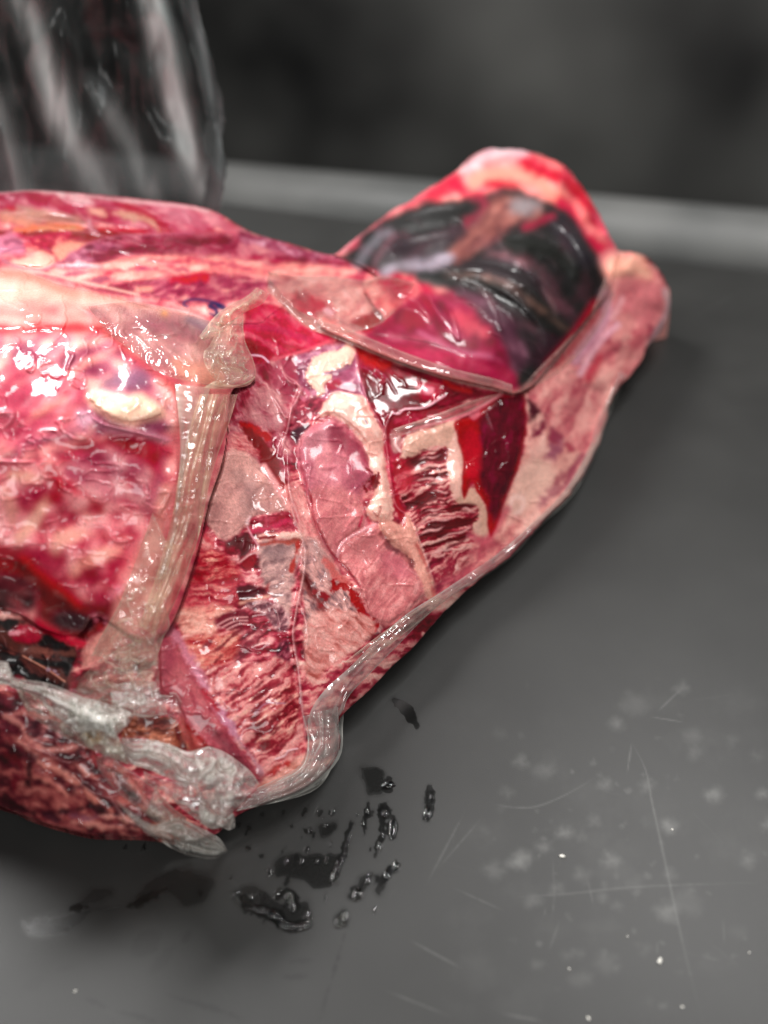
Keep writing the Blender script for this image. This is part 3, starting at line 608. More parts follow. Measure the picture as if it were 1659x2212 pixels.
for pts, w, c in [([(40,540),(160,540),(220,560)],22,(226,180,150)),([(30,600),(60,700),(70,820)],26,(220,160,140)),([(100,920),(200,800),(290,680)],30,(232,190,160)),([(110,700),(200,640),(260,600)],26,(190,60,84)),
                  ([(260,500),(330,560),(340,640),(280,700)],26,(196,14,52)),([(340,560),(440,620),(500,650)],18,(206,40,70)),([(540,690),(590,740),(590,770)],22,(190,10,50)),([(740,560),(790,580)],18,(206,30,70)),
                  ([(720,700),(830,730)],14,(206,40,80)),([(860,780),(890,830),(860,870)],16,(216,30,76)),([(280,760),(250,860),(230,960)],12,(196,60,80)),([(340,700),(370,800),(360,860)],10,(196,70,86)),
                  ([(330,980),(380,900),(500,880)],36,(236,184,158)),([(420,1110),(560,1020),(700,980)],26,(246,190,164)),([(460,1060),(540,1050)],20,(226,140,124)),([(540,880),(650,900),(780,900)],10,(214,130,120)),
                  ([(500,760),(520,800),(480,820)],18,(230,176,156)),([(640,430),(700,500),(690,560)],14,(226,170,170)),([(480,500),(560,540),(640,640)],16,(220,150,150)),([(700,560),(800,680)],12,(232,180,168)),
                  ([(800,950),(760,1040),(700,1120)],10,(206,60,84)),([(600,1180),(680,1240),(660,1300)],22,(220,120,120)),([(960,420),(940,560),(900,700),(880,800)],14,(190,100,116))]:
    line(3, pts, w, c, f=7, warp=6, a=.85, taper=.4)
# deep red crease at the foot of the left pack
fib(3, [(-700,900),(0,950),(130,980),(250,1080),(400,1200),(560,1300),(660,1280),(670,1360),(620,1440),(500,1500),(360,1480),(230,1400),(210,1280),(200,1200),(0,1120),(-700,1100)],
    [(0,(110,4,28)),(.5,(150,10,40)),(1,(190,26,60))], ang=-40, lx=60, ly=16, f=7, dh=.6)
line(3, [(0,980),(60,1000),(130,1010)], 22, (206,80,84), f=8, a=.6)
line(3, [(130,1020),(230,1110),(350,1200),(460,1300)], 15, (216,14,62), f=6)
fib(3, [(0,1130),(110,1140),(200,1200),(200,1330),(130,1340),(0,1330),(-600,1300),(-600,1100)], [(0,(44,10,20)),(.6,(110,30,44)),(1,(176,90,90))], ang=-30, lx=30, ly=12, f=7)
poly(3, [(300,1400),(330,1350),(400,1340),(500,1360),(560,1400),(540,1440),(460,1460),(360,1440)], (82,44,50), f=8, warp=4)
line(3, [(230,1400),(330,1470),(450,1520),(500,1540)], 16, (216,60,80), f=6, warp=4, dh=.6)
poly(3, [(60,1460),(150,1420),(220,1440),(240,1500),(160,1530),(80,1500)], (196,50,76), f=6, warp=4, dh=1)
line(3, [(60,1470),(140,1460)], 9, (236,170,170), f=5, warp=4)
for q in [(560,1370),(620,1390),(650,1240),(700,1210)]:
    poly(3, [(q[0]-16,q[1]-14),(q[0]+14,q[1]-10),(q[0]+12,q[1]+22),(q[0]-8,q[1]+20)], (240,160,170), f=4, warp=3)
# wide veil of film over the right side of the left pack
VEIL = [(940,620),(1000,600),(1010,760),(1000,900),(940,1060),(860,1260),(780,1400),(700,1540),(560,1640),(480,1659),(520,1520),(640,1420),(680,1280),(760,1120),(850,900),(920,740)]
fib(3, VEIL, [(0,(190,110,104)),(.5,(212,150,134)),(1,(232,186,164))], ang=66, lx=60, ly=12, f=7, a=.9)
fib(3, [(1030,0),(1250,0),(1230,200),(1170,400),(1050,560),(1010,900),(950,900),(980,700),(1050,420),(1040,300)], [(0,(196,90,104)),(.5,(218,140,134)),(1,(238,184,166))], ang=80, lx=60, ly=9, f=6)
# corner flap area above the veil
fib(1, [(380,660),(560,640),(840,705),(900,720),(960,760),(1000,860),(1090,930),(1090,980),(960,1010),(860,980),(740,940),(620,880),(500,800),(440,740)],
    [(0,(166,90,98)),(.4,(190,130,128)),(.7,(214,166,154)),(1,(240,206,188))], ang=-38, lx=50, ly=10, wav=8, f=5, dh=.6)
line(1, [(430,740),(560,860),(680,960),(760,1030)], 15, (200,70,66), f=7, warp=3, a=.8)
line(1, [(420,650),(500,640),(600,660),(720,680)], 8, (240,196,170), f=4)
poly(1, [(700,680),(715,675),(720,695),(700,700)], (244,190,110), f=3)
poly(1, [(580,720),(700,700),(860,760),(880,800),(760,780),(640,760)], (168,100,112), f=12, a=.6)
line(1, [(820,715),(880,740),(900,770)], 20, (130,136,150), f=7, a=.6)
fib(1, [(740,880),(860,900),(960,930),(960,1000),(860,990),(760,950)], [(0,(214,150,130)),(1,(240,190,160))], ang=-30, lx=20, ly=8, f=9)

# ================= dark pack (tile 2 pixels)
DK = [(100,545),(180,500),(250,425),(400,330),(440,300),(560,230),(620,190),(680,160),(730,112),(800,92),(920,92),(1000,115),(1090,150),(1160,220),(1210,285),(1260,360),(1290,430),(1345,520),(1330,600),(1310,700),(1240,790),(1150,900),(1040,1040),(950,1130),(885,1148),(800,1120),(600,1075),(400,1010),(210,930),(60,860),(60,800),(200,860),(260,880),(330,830),(280,760),(245,690),(300,640),(150,560)]
fib(2, DK, [(0,(176,20,58)),(.35,(206,60,84)),(.6,(228,140,130)),(1,(240,190,170))], ang=-40, lx=50, ly=18, dh=.5)
fib(2, [(250,425),(400,335),(560,240),(640,200),(700,180),(780,260),(600,290),(430,345),(300,420)], [(0,(196,40,72)),(.5,(226,120,120)),(1,(238,180,166))], ang=30, lx=60, ly=10, f=8)
line(2, [(640,215),(600,250),(540,290)], 36, (200,24,62), f=9, warp=6, a=.8)
fib(2, [(680,160),(800,105),(920,100),(900,180),(800,200),(720,230),(690,250),(660,190)], [(0,(206,90,100)),(.4,(222,150,140)),(1,(226,206,192))], ang=14, lx=30, ly=9, f=7)
line(2, [(700,170),(760,120),(830,100),(940,110)], 20, (190,196,190), f=8, a=.7)
line(2, [(720,230),(820,200),(920,200),(1010,240),(1090,300)], 30, (240,160,136), f=9, warp=6)
line(2, [(940,150),(1030,190),(1130,240),(1210,330),(1290,440)], 26, (200,30,64), f=8, warp=6)
line(2, [(1100,320),(1160,420),(1240,500),(1300,540)], 26, (206,50,80), f=9, warp=6)
line(2, [(1240,370),(1300,460),(1330,510)], 10, (226,120,130), f=6, warp=5)
line(2, [(1170,330),(1200,400)], 16, (232,140,130), f=7, warp=5)
line(2, [(780,240),(900,250)], 14, (196,30,60), f=8)
line(2, [(250,430),(180,500),(110,540)], 12, (206,140,140), f=5)
# dark lobes
DARKP = [(150,560),(200,520),(250,455),(330,400),(430,355),(560,320),(740,300),(860,262),(960,285),(1060,330),(1130,360),(1180,440),(1230,520),(1290,590),(1300,670),(1250,770),(1180,860),(1100,950),(1010,1050),(945,1128),(915,1125),(905,1060),(860,960),(780,850),(700,780),(600,700),(470,640),(380,620),(270,610)]
fib(2, DARKP, [(0,(30,33,31)),(.5,(48,50,46)),(.8,(84,62,66)),(1,(128,92,96))], ang=-30, lx=60, ly=18, dh=1.2)
poly(2, [(380,400),(480,335),(620,320),(730,310),(700,400),(600,440),(480,460),(390,450)], (46,50,45), f=9, warp=7, dh=2)
poly(2, [(330,500),(430,480),(580,450),(680,430),(600,520),(450,560),(330,590)], (62,50,54), f=9, warp=6, dh=1.2)
poly(2, [(840,470),(960,450),(1080,480),(1170,580),(1200,660),(1150,660),(1060,580),(940,560),(860,530)], (44,50,42), f=9, warp=6, dh=2.4)
poly(2, [(1040,400),(1110,370),(1170,430),(1230,530),(1260,620),(1200,620),(1120,520)], (50,46,52), f=9, warp=5, dh=1.6)
poly(2, [(640,560),(800,560),(960,620),(1040,700),(1080,800),(980,740),(800,660),(650,640)], (58,52,52), f=8, warp=5, dh=2)
poly(2, [(470,620),(640,610),(800,640),(960,700),(1080,800),(1100,900),(1000,860),(860,740),(680,680),(520,680)], (44,48,42), f=7, warp=5, dh=2)
poly(2, [(1210,600),(1280,610),(1290,690),(1240,760),(1200,720)], (46,44,42), f=8, warp=4, dh=1.4)
# pinkish tissue between lobes
BAND = [(590,560),(640,500),(700,440),(760,380),(800,300),(900,290),(1010,330),(1000,390),(900,420),(840,460),(760,520),(660,580)]
fib(2, BAND, [(0,(92,50,54)),(.4,(136,88,78)),(1,(186,138,120))], ang=40, lx=50, ly=10, f=8, dh=1.5)
poly(2, [(880,320),(960,300),(1010,330),(960,370),(890,370)], (150,158,150), f=12, warp=4, a=.8)
line(2, [(720,310),(770,320),(750,360),(690,410)], 18, (150,60,74), f=7, warp=5)
line(2, [(940,430),(1010,400),(1060,380)], 12, (170,50,74), f=6, warp=4)
fib(2, [(310,610),(380,580),(480,560),(590,545),(640,560),(560,610),(430,620),(330,640)], [(0,(110,108,108)),(1,(178,180,180))], ang=14, lx=50, ly=9, f=6)
line(2, [(220,590),(260,530),(310,470),(350,450)], 20, (130,136,134), f=9, warp=4, a=.8)
line(2, [(290,590),(330,520),(370,470)], 12, (120,90,92), f=6)
for pts, w, c in [([(820,530),(920,560),(1000,610),(1040,700),(1080,770),(1130,820)],16,(150,98,104)),([(760,550),(860,550),(960,600)],10,(186,140,140)),([(600,640),(760,640),(900,700),(1010,790),(1090,860)],10,(140,110,96)),
                  ([(620,625),(780,650),(930,720),(1060,820),(1140,890)],5,(176,146,120)),([(540,700),(660,700),(780,740),(860,820),(900,920)],14,(120,70,80)),([(1130,760),(1200,700),(1200,600)],22,(106,60,68)),
                  ([(500,470),(600,460),(700,420)],12,(96,70,74)),([(420,560),(500,520),(580,500)],12,(100,56,66)),([(640,490),(560,470),(450,480)],8,(80,60,62)),([(1130,400),(1100,480),(1140,560)],12,(110,66,76)),
                  ([(860,760),(960,830),(1040,930)],12,(100,84,80)),([(920,860),(960,960),(980,1020)],20,(60,36,46)),([(1050,620),(1090,720),(1160,820)],9,(130,86,92)),([(700,520),(760,500),(820,490)],18,(110,62,72))]:
    line(2, pts, w * 1.2, c, f=8, warp=6, a=.36, taper=.6, dh=.8)
poly(2, [(1020,880),(1100,900),(1150,900),(1060,1010),(1000,1050),(960,1000)], (70,40,50), f=9, a=.9, warp=6)
# magenta front of the dark pack
MG = [(330,835),(410,770),(500,715),(560,720),(640,710),(720,730),(800,780),(860,860),(890,940),(905,1050),(925,1130),(885,1146),(800,1118),(600,1070),(400,1005),(260,940),(200,885),(260,885)]
fib(2, MG, [(0,(116,20,50)),(.45,(156,30,66)),(.75,(176,70,94)),(1,(206,130,140))], ang=-28, lx=44, ly=11, f=5, dh=.6)
poly(2, [(420,770),(510,715),(560,780),(520,850),(420,860)], (166,26,64), f=9, a=.8)
poly(2, [(630,790),(720,820),(800,880),(760,910),(660,860)], (206,96,104), f=9, a=.8, warp=8, wl=10)
fib(2, [(640,700),(760,730),(860,800),(920,900),(960,1000),(900,1080),(860,960),(760,820)], [(0,(70,34,48)),(.6,(112,70,84)),(1,(150,110,120))], ang=-50, lx=40, ly=10, f=9)
fib(2, [(200,880),(330,920),(560,960),(780,1000),(900,1060),(880,1110),(700,1070),(400,980),(260,930)], [(0,(150,26,62)),(.6,(186,50,84)),(1,(206,96,112))], ang=-14, lx=90, ly=9, f=5)
line(2, [(480,880),(640,960),(800,990)], 6, (206,130,150), f=3, dh=.6)
poly(2, [(915,1060),(950,1030),(1000,1040),(950,1120),(925,1130),(905,1100)], (44,50,44), f=6, warp=4)
# flesh coloured outer side, right of the dark pack
fib(2, [(1260,560),(1345,520),(1430,560),(1510,610),(1560,700),(1560,760),(1510,860),(1470,960),(1400,1060),(1310,1180),(1280,1280),(1180,1400),(950,1150),(1000,1090),(1150,930),(1240,800),(1300,700)],
    [(0,(190,96,104)),(.4,(216,146,138)),(1,(236,190,170))], ang=64, lx=50, ly=16, f=6)
poly(2, [(1290,580),(1340,550),(1430,560),(1490,620),(1480,660),(1380,660),(1300,640)], (242,190,160), f=12, warp=6, dh=2.5)
poly(2, [(1350,660),(1480,650),(1550,720),(1530,820),(1440,860),(1360,780)], (206,130,128), f=14, a=.8, warp=6)
line(2, [(1250,770),(1200,850),(1140,930),(1060,1020)], 30, (190,34,62), f=8, a=.9)
line(2, [(1290,720),(1290,820),(1220,920),(1160,1000)], 24, (206,170,176), f=9, a=.8)
line(2, [(1340,850),(1260,930),(1180,1060)], 14, (226,190,190), f=6, a=.8)
line(2, [(1360,740),(1320,820)], 14, (236,196,186), f=7, a=.7)
line(2, [(1480,860),(1500,900),(1470,960)], 14, (160,60,80), f=6, a=.8)
line(2, [(1420,900),(1380,1020),(1330,1100)], 14, (196,110,110), f=8, a=.6)
line(2, [(1260,1000),(1220,1080)], 20, (206,60,80), f=9, a=.6)
line(2, [(1545,700),(1560,780),(1510,880),(1480,940)], 12, (180,176,168), f=6, a=.7)

# ================= pale film borders of the packs
BL, BM = (206,150,138), (214,168,150)
line(2, [(-170,700),(-120,740),(0,850),(100,885),(210,930),(400,1008),(600,1074),(800,1120),(888,1146)], 12, (214,150,138), f=2.5, a=.85)
line(2, [(-60,800),(60,860),(160,862),(240,900)], 12, (226,178,164), f=5, a=.7)
line(2, [(888,1146),(950,1128),(1020,1085),(1150,990)], 8, (220,160,144), f=2.5, a=.85)
line(1, [(640,660),(760,680),(880,712)], 5, (232,190,176), f=2)
line(7, [(330,802),(560,690),(760,560),(1000,495),(1250,480),(1660,465)], 3, (200,120,134), f=1.5, dh=.8)
line(7, [(0,780),(330,800),(600,860),(900,930),(1200,1000)], 5, (226,190,166), f=2, dh=.8)
# clear rims at the outline
line(1, [(-200,168),(0,166),(120,158),(250,170),(400,186),(660,216),(800,228),(900,250)], 5, (226,206,192), f=2.5, a=.8)
line(2, [(150,540),(250,430),(400,335),(560,235),(680,160)], 6, (214,170,164), f=3, a=.7)

# ---- blue ink mark, partly under the film (tile 1 pixels): a ring and the strokes inside it
INK = (26, 44, 104)
line(1, [(812,660),(796,655),(793,645),(803,636),(825,630),(850,629),(880,633),(915,640),(945,648),(965,656),(972,663)], 4.2, INK, f=1.2, a=.93)
line(1, [(903,655),(925,646),(945,652)], 5, INK, f=1.2)
line(1, [(905,660),(925,668),(935,680),(938,700)], 7, INK, f=1.4)
line(1, [(935,650),(945,663),(968,668)], 6, INK, f=1.4)
line(1, [(905,690),(918,694),(930,704)], 4, INK, f=1.2)
line(1, [(950,655),(958,668)], 5, INK, f=1.2)

# lumps at the far end of the slab and on the rim behind the dark lobes
for (x, y, r, d) in [(1370,600,60,3.5),(1450,640,60,-2.5),(1500,740,55,3.5),(1380,740,50,-2),(1460,880,50,3),(1330,900,60,2.5),(1390,1000,40,-2),(1250,1080,60,3),(760,150,50,3),(860,170,40,-2),(950,190,50,3),(1080,230,45,3.5),(1150,300,35,-2),(1210,370,40,3),(1280,460,40,3),(620,240,40,2),(500,300,30,2)]:
    poly(2, [(x-r,y),(x-r*.2,y-r*.8),(x+r*.9,y-r*.3),(x+r*.7,y+r*.7),(x-r*.3,y+r*.8)], None, f=10, warp=6, dh=d)
for q in [[(420,380),(560,340),(720,330)],[(330,520),(480,470),(640,440)],[(560,610),(760,610),(920,670),(1040,780)],[(840,470),(980,460),(1110,520),(1180,620)],[(700,560),(880,590),(1010,660),(1090,760)],[(1060,400),(1150,470),(1220,570)],[(760,660),(900,740),(1010,860),(1060,960)]]:
    fold(2, q, 17, 2.6, (150,150,150), .12)
# ---- creases of the taut film
fold(8, [(1040,-200),(1060,60),(1090,330),(1160,520),(1200,680),(1180,900),(1140,1080),(1110,1260),(1090,1400),(1110,1560),(1140,1680)], 11, 1.7, (214,182,168), .6)
fold(8, [(1240,-60),(1220,180),(1280,380),(1330,540),(1420,690)], 6, .9, (226,170,166), .5)
fold(8, [(1190,840),(1150,1100),(1180,1180),(1220,1400),(1180,1600)], 7, .9)
fold(6, [(1262,20),(1270,120),(1290,250),(1305,400),(1320,520),(1325,620)], 9, 1.4, (210,190,180), .5)
fold(6, [(1180,-60),(1200,0),(1215,80)], 5, .7)
fold(4, [(600,250),(660,290),(715,320),(690,400),(660,450),(640,560),(610,660),(595,720)], 9, 1.7, (226,186,178), .5)
fold(4, [(540,360),(580,420),(620,490),(650,500)], 6, 1.0)
fold(4, [(600,170),(620,250),(690,330)], 6, .9)
fold(4, [(640,860),(650,940),(700,1080),(730,1200)], 8, 1.2)
fold(4, [(1040,90),(1060,220),(1090,340),(1130,440),(1200,560),(1225,700),(1245,860),(1280,1020),(1380,1100),(1400,1220),(1450,1360)], 7, 1.2, (226,170,160), .4)
fold(4, [(870,400),(880,370),(920,348),(960,348),(1000,358),(1060,378)], 5, .9, (250,222,204), .5)
fold(4, [(780,540),(810,500),(860,462),(900,470)], 6, 1.0)
fold(4, [(1250,480),(1215,560),(1225,640)], 6, 1.2)
fold(4, [(925,1330),(945,1270),(1000,1210),(1080,1165),(1160,1125)], 6, 1.0, (234,190,180), .5)
fold(5, [(380,880),(420,1000),(470,1140),(510,1260)], 5, .8)
fold(5, [(112,72),(130,200),(190,380),(250,480)], 5, .9, (190,70,100), .4)
fold(7, [(350,385),(500,375),(650,378),(740,400),(790,440),(826,458)], 7, 1.4, (240,180,180), .5)
fold(7, [(780,370),(900,380),(1050,400),(1180,420),(1262,410),(1250,395),(1150,380),(1000,360),(880,330)], 6, 1.2, (240,180,180), .5)
fold(7, [(650,255),(700,310),(770,370)], 6, 1.0)
fold(7, [(330,290),(440,290),(560,310),(700,345)], 6, 1.2)
fold(7, [(520,130),(560,180),(640,210),(760,225),(830,225)], 6, 1.3, (250,230,220), .5)
fold(7, [(1000,170),(1200,230),(1330,290),(1450,355)], 6, 1.0)
fold(7, [(1560,280),(1620,330),(1660,400)], 7, 1.0)
fold(7, [(380,790),(500,740),(700,735),(860,750)], 8, 1.2, (252,220,214), .5)
fold(7, [(0,300),(120,290),(300,280)], 7, 1.0)
fold(7, [(590,1500),(630,1520),(600,1590),(580,1659)], 8, 1.6, (250,226,226), .6)
fold(7, [(1150,1280),(1250,1290),(1340,1360)], 10, 1.4, (240,220,206), .4)
fold(7, [(1100,1320),(1200,1370),(1300,1480),(1320,1520)], 9, 1.4)
fold(7, [(1330,1450),(1420,1520),(1500,1590)], 8, 1.2); fold(7, [(1400,1430),(1520,1510),(1640,1600)], 8, 1.2); fold(7, [(1480,1400),(1600,1480),(1700,1600)], 8, 1.0)
fold(3, [(-60,160),(0,170),(70,170),(60,220),(20,260)], 14, 1.8, (240,210,206), .5)
fold(3, [(-100,450),(0,455),(100,460),(200,460)], 9, 1.6, (250,216,210), .5)
fold(3, [(530,150),(550,200),(620,240),(740,270),(860,300),(980,330)], 9, 1.4)
fold(3, [(870,570),(885,620),(880,650)], 7, 1.2); fold(3, [(940,640),(1000,640),(960,720),(930,790)], 7, 1.4); fold(3, [(640,890),(700,930),(780,915)], 8, 1.4)
fold(3, [(830,940),(860,880),(900,840)], 6, .8)
fold(2, [(530,720),(560,780),(620,860),(655,915),(640,840),(620,790)], 8, 1.5, (230,180,190), .5)
fold(2, [(400,770),(480,790),(530,840),(520,800),(480,760)], 6, 1.1)
fold(2, [(620,640),(740,690),(800,760),(840,880)], 7, 1.1)
fold(2, [(800,560),(900,580),(1000,640)], 12, 1.8, (190,160,164), .4); fold(2, [(690,630),(820,650),(930,700)], 10, 1.4)
fold(2, [(880,560),(960,600)], 9, 1.2); fold(2, [(1020,690),(1060,760),(1080,830)], 10, 1.4)
fold(2, [(650,740),(750,780),(810,850)], 7, 1.0); fold(2, [(260,880),(400,900),(560,930),(680,980)], 6, 1.0)
fold(2, [(130,670),(170,720),(200,750)], 8, 1.2); fold(2, [(340,660),(360,720),(330,760)], 8, 1.0); fold(2, [(400,780),(420,740),(500,710)], 6, .8)
fold(1, [(880,790),(920,780),(1000,750)], 6, .8)
fold(1, [(1200,900),(1240,960),(1290,1000),(1260,1080),(1250,1160)], 7, 1.1)
fold(6, [(0,535),(100,560),(200,600),(300,640),(420,600)], 7, 1.2, (230,180,170), .5)
fold(6, [(310,680),(360,740),(460,790),(560,760)], 6, 1.0)
fold(6, [(440,790),(480,800),(540,880),(640,930),(720,945)], 7, 1.1, (232,206,190), .5)
rngf = np.random.default_rng(5)
for k in range(90):     # many small taut creases
    x = rngf.uniform(-150, 1250); y = rngf.uniform(440, 1780); l = rngf.uniform(12, 55); an = rngf.uniform(0, math.pi)
    p0 = [(x, y), (x + l * .5 * math.cos(an) + rngf.uniform(-5, 5), y + l * .5 * math.sin(an) + rngf.uniform(-5, 5)), (x + l * math.cos(an), y + l * math.sin(an))]
    fold(0, p0, rngf.uniform(4, 8), rngf.uniform(.3, .8) * (.45 if x < 420 and y > 700 else 1), (240, 206, 196), .18)

for k in range(46):     # long taut creases along the upper pack and round the bulge; whitish tint paints in their highlights
    x = rngf.uniform(-150, 760); y = 430 + max(0, x - 400) * .27 + rngf.uniform(8, 150); l = rngf.uniform(30, 110)
    fold(0, [(x, y), (x + l * .5, y + l * rngf.uniform(.02, .16)), (x + l, y + l * rngf.uniform(.1, .3))], rngf.uniform(3.5, 6), rngf.uniform(.6, 1.3), (246, 214, 206), .25)
for k in range(26):
    x = rngf.uniform(760, 1230); y = rngf.uniform(450, 800); l = rngf.uniform(40, 110)
    fold(0, [(x, y), (x + l * .5, y + l * .25), (x + l * .8, y + l * .7)], rngf.uniform(4, 7), rngf.uniform(.5, 1.1), (200, 150, 160), .22)
# fine flecks and mottling in the tissue
fl = fbm(XX / 5, YY / 5, 901, 2)
CANVAS *= (1 + .20 * (fl - .5))[..., None]
# soft edges where the tissue lies under thick or pooled film
def soften(t, pts, n, f=20):
    global CANVAS
    p = smooth_pts(P(t, pts)); m = sstep(-f, f, sdf_poly(p, XX, YY))[..., None]
    b = CANVAS.copy()
    for _ in range(n):
        q = np.pad(b, ((1, 1), (1, 1), (0, 0)), mode='edge')
        b = (q[1:-1, 1:-1] * 2 + q[:-2, 1:-1] + q[2:, 1:-1] + q[1:-1, :-2] + q[1:-1, 2:]) / 6
    CANVAS = CANVAS * (1 - m) + b * m
soften(1, LP, 26); soften(2, DK, 18); soften(7, UP, 4); soften(5, FRT, 3); soften(6, LL, 5)
CANVAS = CANVAS * (np.clip(CANVAS.mean(-1, keepdims=True), .01, 1) / .46) ** .42
_l = CANVAS.mean(-1, keepdims=True); CANVAS = np.clip(_l + (CANVAS - _l) * 1.2, .004, 1)
CANVAS *= np.array([1.06, .85, 1.02], np.float32)
# ------------------------------------------------------------------ height of the mass above the counter, in metres
CP = np.array([
 (-240,432,19.5),(0,415,19.2),(130,414,19.2),(330,433,18.4),(484,467,17.2),(560,508,16.2),(640,530,15.2),(722,550,13.4),
 (830,468,12.8),(920,410,14.4),(1000,355,15.6),(1060,323,16.2),(1170,335,15.8),(1245,388,14.6),(1292,455,12.6),(1335,540,10.2),(1400,560,8.4),(1443,625,5.6),
 (1440,690,3.6),(1365,805,2.8),(1318,868,2.4),(1295,950,2.0),(1230,1068,1.8),(1130,1170,1.8),(1010,1272,1.8),(890,1402,1.8),(800,1490,1.8),(735,1560,1.6),
 (700,1672,1.4),(590,1730,1.3),(500,1772,1.4),(330,1808,1.6),(190,1803,1.6),(0,1742,1.8),(-240,1650,2.0),
 (-240,600,20.8),(100,600,20.6),(300,560,19.4),(450,620,18.4),(620,640,16.2),(760,640,13.8),(840,600,13.0),
 (-240,900,20.2),(100,850,20.0),(300,850,19.4),(430,830,18.4),(-240,1150,16.0),(100,1100,16.2),(250,1050,16.2),(390,1050,15.4),
 (100,1250,13.0),(280,1250,12.6),(-240,1350,12.0),(60,1400,9.0),(200,1430,9.0),(330,1330,11.0),(-240,1500,7.5),(60,1560,6.6),(150,1660,4.8),(280,1620,5.2),(300,1720,3.4),(420,1730,2.6),(20,1680,4.4),(100,1740,3.0),(250,1770,2.6),
 (560,800,15.4),(520,950,14.0),(460,1150,12.0),(420,1350,8.8),(380,1480,7.4),(480,1600,4.8),(560,1650,3.2),(620,1560,4.4),(600,1400,6.8),(600,1200,9.6),(620,1000,12.2),(660,1480,4.6),
 (740,850,13.2),(740,1050,10.2),(760,1200,7.6),(760,1350,5.4),(740,1450,4.2),(860,1300,4.6),(900,1180,6.2),(900,1000,9.2),(860,800,13.0),(940,700,13.8),(1000,1150,4.8),
 (1060,1050,6.2),(1060,850,10.2),(1100,700,12.6),(1120,1100,3.8),(1180,950,6.0),(1220,860,6.8),(1250,900,4.2),(1200,1020,3.6),(1300,760,6.4),(1260,640,10.2),(1380,700,5.6),(1350,620,8.6),
 (1000,600,14.2),(1150,580,13.8),(1100,450,15.6),(950,480,14.6),(860,540,13.6),(1220,500,13.4),(1270,560,11.8)], float)
def tps(C, X, Y, lam=1e-3):
    p = C[:, :2] / 1000.0; n = len(C)
    def U(r2): return np.where(r2 > 1e-12, r2 * np.log(np.maximum(r2, 1e-12)) * .5, 0)
    K = U(((p[:, None] - p[None]) ** 2).sum(-1)) + lam * np.eye(n)
    Q = np.hstack([np.ones((n, 1)), p]); A = np.block([[K, Q], [Q.T, np.zeros((3, 3))]])
    w = np.linalg.solve(A, np.concatenate([C[:, 2], np.zeros(3)]))
    o = (w[n] + w[n + 1] * X / 1000 + w[n + 2] * Y / 1000).astype(np.float64)
    for i in range(n): o += w[i] * U((X / 1000 - p[i, 0]) ** 2 + (Y / 1000 - p[i, 1]) ** 2)
    return o
cs = 8
xs8 = np.arange(X0, X1 + cs, cs * S / 2, float); ys8 = np.arange(Y0, Y1 + cs, cs * S / 2, float)
A8, B8 = np.meshgrid(xs8, ys8)
H8 = tps(CP, A8, B8, 2e-3)
def bil(G, gx, gy, X, Y):
    fx = np.clip((X - gx[0]) / (gx[1] - gx[0]), 0, len(gx) - 1.001); fy = np.clip((Y - gy[0]) / (gy[1] - gy[0]), 0, len(gy) - 1.001)
    i = fx.astype(int); j = fy.astype(int); u = fx - i; v = fy - j
    return (G[j, i] * (1 - u) + G[j, i + 1] * u) * (1 - v) + (G[j + 1, i] * (1 - u) + G[j + 1, i + 1] * u) * v
HB = bil(H8, xs8, ys8, XX, YY) / 100.0
allp = smooth_pts(np.array(ALL, float), 4)
SDA = sdf_poly(allp, XX, YY).astype(np.float32)
SDA += (9 * (fbm(XX / 34, YY / 34, 771, 3) - .5)).astype(np.float32) * sstep(700, 900, XX) * (1 - sstep(1250, 1400, YY))
# lumps of the meat and small taut relief; the film pulls everything into soft facets
lump = (fbm(XX / 75, YY / 75, 701, 2) - .5) * 5.0 + (fbm(XX / 38, YY / 38, 711, 2) - .5) * .35
rg = 1 - np.abs(2 * fbm(XX / 46 + fbm(XX / 30, YY / 30, 741, 2), YY / 46, 731, 2) - 1)
lump = lump + sstep(.93, 1, rg) * .6
def blur(a, n):
    for _ in range(n):
        p = np.pad(a, 1, mode='edge')
        a = (p[1:-1, 1:-1] * 2 + p[:-2, 1:-1] + p[2:, 1:-1] + p[1:-1, :-2] + p[1:-1, 2:]) / 6
    return a
lum = CANVAS.mean(-1)
HA = HB + (blur(REL + 1.0 * np.clip(lum - .25, -.2, .4), 9) + lump + FOLD) / 1000.0
HA = np.maximum(HA, .006)
HA = blur(HA, 1)

def grid_patch(sd, hgt, skirt=None):
    """mesh of the grid where sd > 0, its rim moved exactly onto sd = 0"""
    gy, gx = np.gradient(sd, S)
    inside = sd > 0
    near = inside.copy()
    near[1:] |= inside[:-1]; near[:-1] |= inside[1:]; near[:, 1:] |= inside[:, :-1]; near[:, :-1] |= inside[:, 1:]
    q = near[:-1, :-1] & near[1:, :-1] & near[:-1, 1:] & near[1:, 1:]
    anyin = inside[:-1, :-1] | inside[1:, :-1] | inside[:-1, 1:] | inside[1:, 1:]
    q &= anyin
    use = np.zeros_like(near)
    use[:-1, :-1] |= q; use[1:, :-1] |= q; use[:-1, 1:] |= q; use[1:, 1:] |= q
    idx = np.full(sd.shape, -1, np.int64); n = int(use.sum()); idx[use] = np.arange(n)
    x = XX[use].astype(float); y = YY[use].astype(float); s = sd[use].astype(float)
    out = s < 0
    g = np.maximum(gx[use] ** 2 + gy[use] ** 2, .3)
    x = np.where(out, x - np.clip(s, -4, 0) * gx[use] / g, x); y = np.where(out, y - np.clip(s, -4, 0) * gy[use] / g, y)
    j, i = np.nonzero(q)
    f = np.stack([idx[j, i], idx[j + 1, i], idx[j + 1, i + 1], idx[j, i + 1]], 1)
    return dict(x=x, y=y, h=hgt[use].astype(float), c=CANVAS[use], f=f, use=use, n=n)

